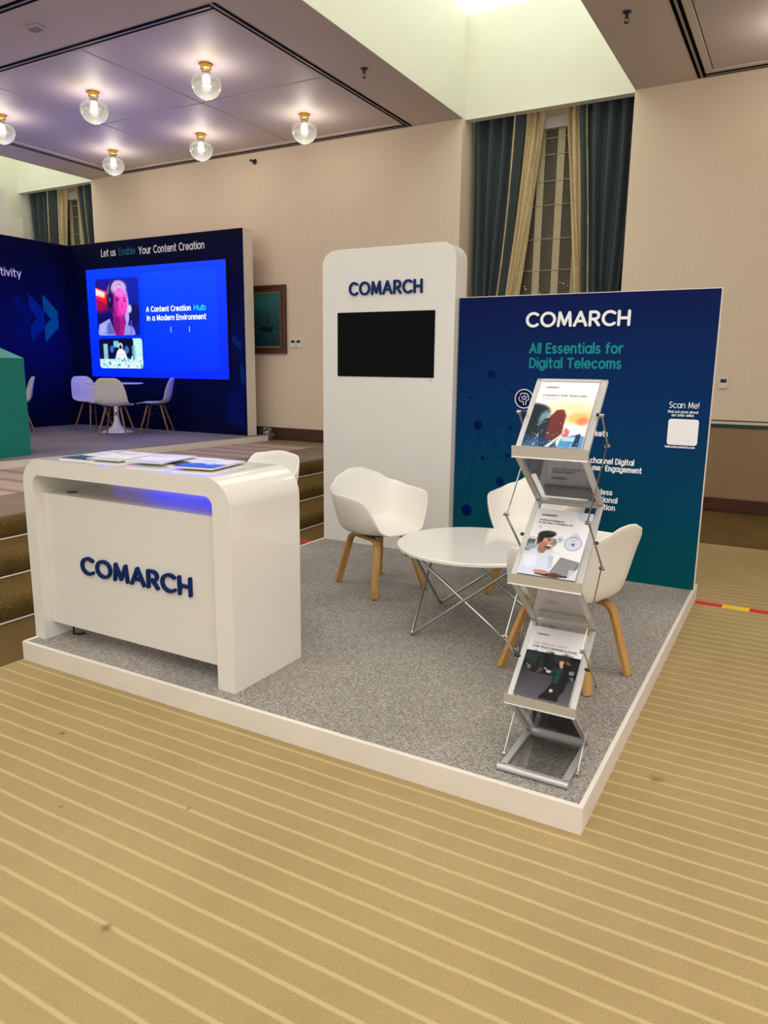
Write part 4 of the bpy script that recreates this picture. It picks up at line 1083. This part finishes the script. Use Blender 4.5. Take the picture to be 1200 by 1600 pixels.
# base
slab_frame('base_frame', 2.372, .113, 2.684, .115, M['alu'], t, .024, .014, SW / 2)
MB().tube([(-.706 - .131, 2.365, .113), (-.706 + .131, 2.365, .113)], .0125, 14).build('front_bar', M['alu'], t, smooth=40)
stack_frames = []
for k in range(3):
    (hy, hz), (ly, lz), (ty, tz) = hinge[k], lips[k], tops[k]
    slab_frame('rear_panel', hy, hz, ly, lz, M['alu'], t, .020, .012)
    fr, P, d, n, L = slab_frame('tray', ly, lz, ty, tz, M['alu'], t, .022, .014)
    stack_frames.append((P, d, n, L))
    lp = MB(); h = .131; c = cxz(lz)
    prof = [(-.003, -.010), (-.004, .008), (-.012, .024), (-.019, .029), (-.015, .006), (-.013, -.008), (-.016, -.013), (-.010, -.013)]
    lp.prism([(ly + a, lz + b) for a, b in prof], 0, c - h, c + h)
    lp.build('tray_lip', M['alu'], fr, bevel=.001, seg=1)
piv = [(2.503, 1.398), (2.620, 1.285), (2.399, 1.050), (2.645, .836), (2.428, .590), (2.677, .365), (2.457, .115)]
for s in (1, -1):
    for k in range(6):
        (y0, z0), (y1, z1) = piv[k], piv[k + 1]
        x0, x1 = cxz(z0) + s * (SW / 2 + .014), cxz(z1) + s * (SW / 2 + .014)
        o_ = .0 if k % 2 else .004 * s
        mb = MB().bar([(x0 + o_, y0, z0), (x1 + o_, y1, z1)], .0035, .009 if k % 2 == 0 else .008, (1, 0, 0))
        for (x, y, z) in ((x0, y0, z0), (x1, y1, z1)): mb.tube([(x - .008 * s + o_, y, z), (x + .007 * s + o_, y, z)], .0062, 10)
        mb.build('scissor_link', M['chrome'], t, smooth=40)
    for (y, z) in ((2.52, 1.398), (2.565, .947), (2.555, .475)):
        x = cxz(z) + s * SW / 2
        MB().tube([(x - .004 * s, y, z), (x + .016 * s, y, z)], .006, 10).build('pivot', M['dark'], t, smooth=40)

# brochures in the trays
def in_tray(k, label, pic, th, w=.205, h=.290):
    P, d, n, L = stack_frames[k]
    up = -n if n.z < 0 else n
    base = P(0, .020, 0) + up * .0085
    t = thing('brochure', label, 'brochure', base, (math.atan2(d.z, d.y), 0, 0), 'brochures in the stand trays')
    MB().box(-w / 2, w / 2, 0, h, 0, th - .0008).build('pages', M['paper'], t)
    pic.build('cover', lambda u, v: (-w / 2 + w * u, h * v, th), M['print'], t)
    return t, (lambda u, v, dd: (-w / 2 + w * u, h * v, th + .0007)), w, h
def cov_text(br, txt, u0, u1, v, cap, mat, wt=.15):
    t, fr, w, h = br
    f2 = lambda a, b_, d: fr(a / w, b_ / h, d)
    lettering(txt, u0 * w, u1 * w, v * h, cap * h, f2, mat, t, wt)
def in_rear(k, label, col):
    (hy, hz), (ly, lz) = hinge[k], lips[k]
    d = Vector((0, ly - hy, lz - hz)); L = d.length; d.normalize(); n = Vector((1, 0, 0)).cross(d)
    if n.z < 0: n = -n
    base = Vector((cxz(hz) + .012, hy, hz)) + d * .022 + n * .009
    t = thing('brochure', label, 'brochure', base, (math.atan2(d.z, d.y), 0, 0), 'brochures in the rear pockets')
    p = Pic(30, 42, col); R_ = random.Random(k); dk = tuple(c * .6 for c in col)
    for q_ in range(5): p.rect(.1, R_.uniform(.3, .9), .2 + q_ * .12, .22 + q_ * .12, dk, .5)
    sgn = 1 if (Matrix.Rotation(math.atan2(d.z, d.y), 3, 'X') @ Vector((0, 0, 1))).dot(n) > 0 else -1
    a_, b_ = sorted((0, sgn * .007))
    MB().box(-.10, .10, 0, L - .05, a_, b_).build('pages', M['paper'], t)
    p.build('back_cover', lambda u, v: (-.10 + .20 * u, (L - .05) * v, -sgn * .0005), M['print'], t)
in_rear(2, 'dark brochure seen from behind through the sheet under the top tray', (24, 28, 50))
in_rear(1, 'pale brochure seen from behind through the sheet under the middle tray', (186, 176, 156))
in_rear(0, 'black brochure seen from behind through the sheet under the bottom tray', (8, 10, 22))
# top: city and sunrise
p = Pic(84, 116, (240, 236, 234)); p.grad((206, 216, 226), (236, 228, 224), .28, .66)
p.ell(.72, .50, .5, .2, (252, 214, 170), .8, .9); p.ell(.66, .38, .34, .14, (255, 246, 230), .8); p.ell(.82, .44, .2, .09, (250, 170, 80), .7, .8); p.ell(.90, .40, .1, .06, (230, 110, 80), .6, .7); p.ell(.50, .45, .12, .10, (248, 176, 70), .6, .9)
p.ell(.10, .50, .22, .14, (34, 44, 54), .25); p.ell(.02, .35, .24, .3, (24, 34, 46), .2); p.ell(.26, .42, .10, .12, (150, 186, 196), .6, .7)
p.poly([(.30, 0), (.18, .30), (.26, .42), (.44, .46), (.52, 0)], (30, 46, 62)); p.poly([(.36, 0), (.34, .46), (.42, .56), (.54, .57), (.60, .48), (.62, .18), (.5, 0)], (112, 48, 46))
for k in range(11): p.rect(.20 + k * .035, .207 + k * .035, .05, .44 + .01 * (k % 5), (20, 30, 44), .6)
p.poly([(.60, .18), (.66, .30), (.74, .24), (.72, .12)], (190, 70, 80), .8); p.poly([(0, 0), (0, .18), (.3, .14), (.55, .1), (.6, 0)], (22, 60, 104), .85)
p.poly([(.38, 0), (.66, .24), (.68, .24), (.46, 0)], (216, 220, 224), .9); p.poly([(.60, 0), (.62, .14), (.85, .20), (1, .18), (1, 0)], (60, 132, 186), .9); p.rect(.64, .9, .10, .16, (214, 228, 234), .7)
p.poly([(.84, .02), (.86, .20), (.93, .22), (.94, .02)], (26, 40, 60), .9)
p.speck(46, .05, .55, .03, .4, [(230, 240, 250), (90, 150, 200), (255, 220, 160)], .004, .010, 11, .7); p.speck(30, .0, 1, .0, .12, [(120, 190, 230), (230, 240, 250), (30, 90, 150)], .006, .016, 12, .7)
b1 = in_tray(2, 'brochure with sunlit city towers cover in the top tray of the stand', p, .012)
cov_text(b1, 'COMARCH', .10, .335, .900, .024, M['blackink'], .22); cov_text(b1, 'COMARCH FOR TELECOMS', .09, .85, .768, .029, M['blackink'], .17); cov_text(b1, 'OVERVIEW', .09, .40, .718, .024, M['greyink'], .13)
# middle: smiling man with laptop
p = Pic(90, 124, (232, 229, 232)); p.grad((222, 222, 228), (234, 231, 234), 0, .6)
p.ell(.95, .98, .22, .14, (196, 200, 220), .15, .8); p.rect(0, .5, .28, .56, (196, 200, 204), .8); p.rect(0, .14, .34, .52, (52, 62, 66), .8); p.ell(.10, .40, .1, .06, (150, 160, 170), .5); p.ell(.44, .50, .08, .06, (86, 100, 96), .6, .8)
p.poly([(0, 0), (.0, .22), (.10, .36), (.26, .42), (.42, .38), (.54, .30), (.56, .06), (.5, 0)], (206, 212, 230)); p.poly([(.20, .38), (.28, .30), (.38, .40)], (182, 190, 212)); p.ell(.16, .2, .12, .1, (224, 230, 244), .6, .8); p.poly([(.44, .30), (.50, .12), (.56, .14), (.54, .30)], (176, 186, 210), .8)
p.poly([(.22, .36), (.22, .50), (.38, .48), (.36, .34), (.30, .32)], (158, 110, 92)); p.ell(.335, .50, .105, .105, (202, 152, 130), .16, 1, 10); p.ell(.40, .47, .07, .075, (196, 144, 122), .3); p.ell(.30, .45, .06, .05, (150, 108, 94), .8, .7); p.ell(.37, .415, .07, .035, (128, 96, 84), .7, .8); p.ell(.20, .49, .028, .035, (186, 132, 112), .2)
p.ell(.31, .615, .155, .055, (34, 32, 34), .3, 1, 4); p.ell(.215, .56, .06, .085, (40, 37, 38), .35); p.ell(.19, .50, .02, .06, (56, 50, 50), .5); p.ell(.36, .645, .07, .018, (62, 58, 60), .7, .7); p.ell(.38, .52, .02, .007, (40, 26, 24)); p.ell(.37, .54, .035, .007, (40, 26, 24)); p.ell(.40, .45, .04, .012, (240, 230, 226)); p.ell(.39, .425, .05, .016, (70, 48, 42), .6, .8); p.poly([(.43, .52), (.465, .475), (.43, .47)], (150, 90, 70))
p.poly([(.54, .06), (.66, .30), (1, .26), (1, .18), (.88, .02)], (116, 114, 118)); p.poly([(.56, .07), (.67, .285), (.98, .25), (.87, .03)], (134, 132, 136)); p.poly([(.30, .02), (.54, .0), (.88, .02), (.86, .045), (.54, .05), (.32, .06)], (44, 42, 48)); p.ell(.40, .06, .14, .028, (192, 130, 108), .3); p.ell(.64, .03, .12, .035, (92, 52, 44), .3); p.rect(.86, 1, 0, .14, (196, 198, 208), .8)
for (cx, cy, rr) in ((.80, .52, .15), (.80, .615, .075), (.80, .505, .05), (.56, .555, .065)):
    p.ell(cx, cy, rr, rr * .73, (126, 134, 170), .10, .9); p.ell(cx, cy, rr * .90, rr * .66, (206, 210, 224), .10)
p.ell(.80, .505, .024, .018, (60, 70, 120), .2); p.rect(.75, .85, .608, .622, (70, 80, 130), .8); p.rect(.54, .58, .545, .565, (70, 80, 120)); p.ell(.14, .72, .035, .026, (200, 204, 220), .2); p.poly([(.50, .36), (.62, .34), (.63, .345), (.5, .365)], (180, 184, 200))
b2 = in_tray(1, 'brochure with smiling man and laptop cover in the middle tray', p, .012)
cov_text(b2, 'COMARCH', .10, .38, .893, .032, M['blackink'], .22); cov_text(b2, 'Artificial Intelligence', .09, .54, .815, .025, M['blackink'], .2); cov_text(b2, 'at the Heart of Business 4.0', .09, .70, .775, .025, M['blackink'], .2)
# bottom: woman in black with a phone on a dark street
p = Pic(96, 132, (226, 222, 226)); p.grad((86, 80, 90), (52, 50, 58), 0, .40); p.grad((16, 17, 20), (8, 11, 13), .33, .635)
p.speck(40, 0, 1, .35, .62, [(12, 14, 18), (36, 46, 44), (44, 44, 54), (20, 34, 34)], .03, .11, 21, .8); p.speck(9, .05, .98, .33, .44, [(150, 150, 156), (120, 96, 88), (90, 92, 100)], .012, .03, 22, .7); p.rect(0, 1, .315, .33, (120, 112, 118), .3)
p.ell(.13, .4, .03, .025, (150, 100, 84), .5); p.ell(.9, .42, .05, .03, (120, 116, 130), .5); p.ell(.88, .31, .04, .02, (20, 20, 24), .4)
p.poly([(.44, 0), (.55, .14), (.60, .22), (.61, .34), (.66, .46), (.76, .49), (.84, .46), (.87, .34), (.86, .16), (.80, .10), (.79, 0)], (13, 13, 16)); p.poly([(.62, .24), (.64, .44), (.72, .49), (.75, .44), (.70, .24)], (18, 60, 58)); p.poly([(.66, .42), (.56, .36), (.50, .37), (.50, .40), (.60, .45)], (20, 52, 52)); p.poly([(.74, .46), (.80, .40), (.74, .14), (.64, .12), (.62, .16), (.70, .20)], (22, 22, 26), .9)
p.ell(.72, .565, .055, .060, (52, 32, 26), .2); p.ell(.685, .535, .036, .045, (206, 158, 140), .2); p.poly([(.66, .49), (.70, .51), (.74, .48), (.70, .46)], (198, 150, 132)); p.ell(.70, .585, .045, .02, (48, 30, 24), .4, 1, 20); p.ell(.80, .545, .05, .020, (110, 78, 56), .5, 1, -20); p.ell(.652, .53, .008, .01, (196, 146, 128)); p.ell(.68, .54, .008, .005, (60, 36, 30))
p.ell(.50, .385, .045, .02, (214, 176, 160), .3); p.poly([(.40, .42), (.46, .40), (.47, .41), (.41, .43)], (196, 198, 206)); p.ell(.635, .135, .032, .022, (214, 180, 166), .3); p.ell(.56, .03, .10, .05, (8, 8, 10), .3)
b3 = in_tray(0, 'brochure with woman in black on a street cover in the bottom tray', p, .012)
cov_text(b3, 'COMARCH', .10, .33, .880, .024, M['blackink'], .22); cov_text(b3, 'FULL PRODUCT OFFER', .09, .70, .742, .031, M['greyink'], .12); cov_text(b3, 'FOR TELECOMMUNICATIONS', .09, .90, .690, .031, M['blackink'], .18)

# ================================================================== FLOOR TAPE
def tape(x0, x1, y, label, first=0, seg=.165):
    mb = MB(); x = x0; k = first
    while x < x1:
        mb.mi = k % 2; e_ = min(x + seg, x1)
        mb.box(x + .0003, e_ - .0003, y - .036, y + .036, .0005, .003); x += seg; k += 1
    o = mb.build('barrier_tape', [M['red'], M['yellow']]); tag(o, label, 'tape', 'red and yellow floor tape')
tape(-.49, 3.0, 5.215, 'red and yellow tape stuck to the floor right of the platform')
tape(-4.0, -3.47, 5.255, 'short red and yellow tape on the floor between steps and platform', 0, .36)
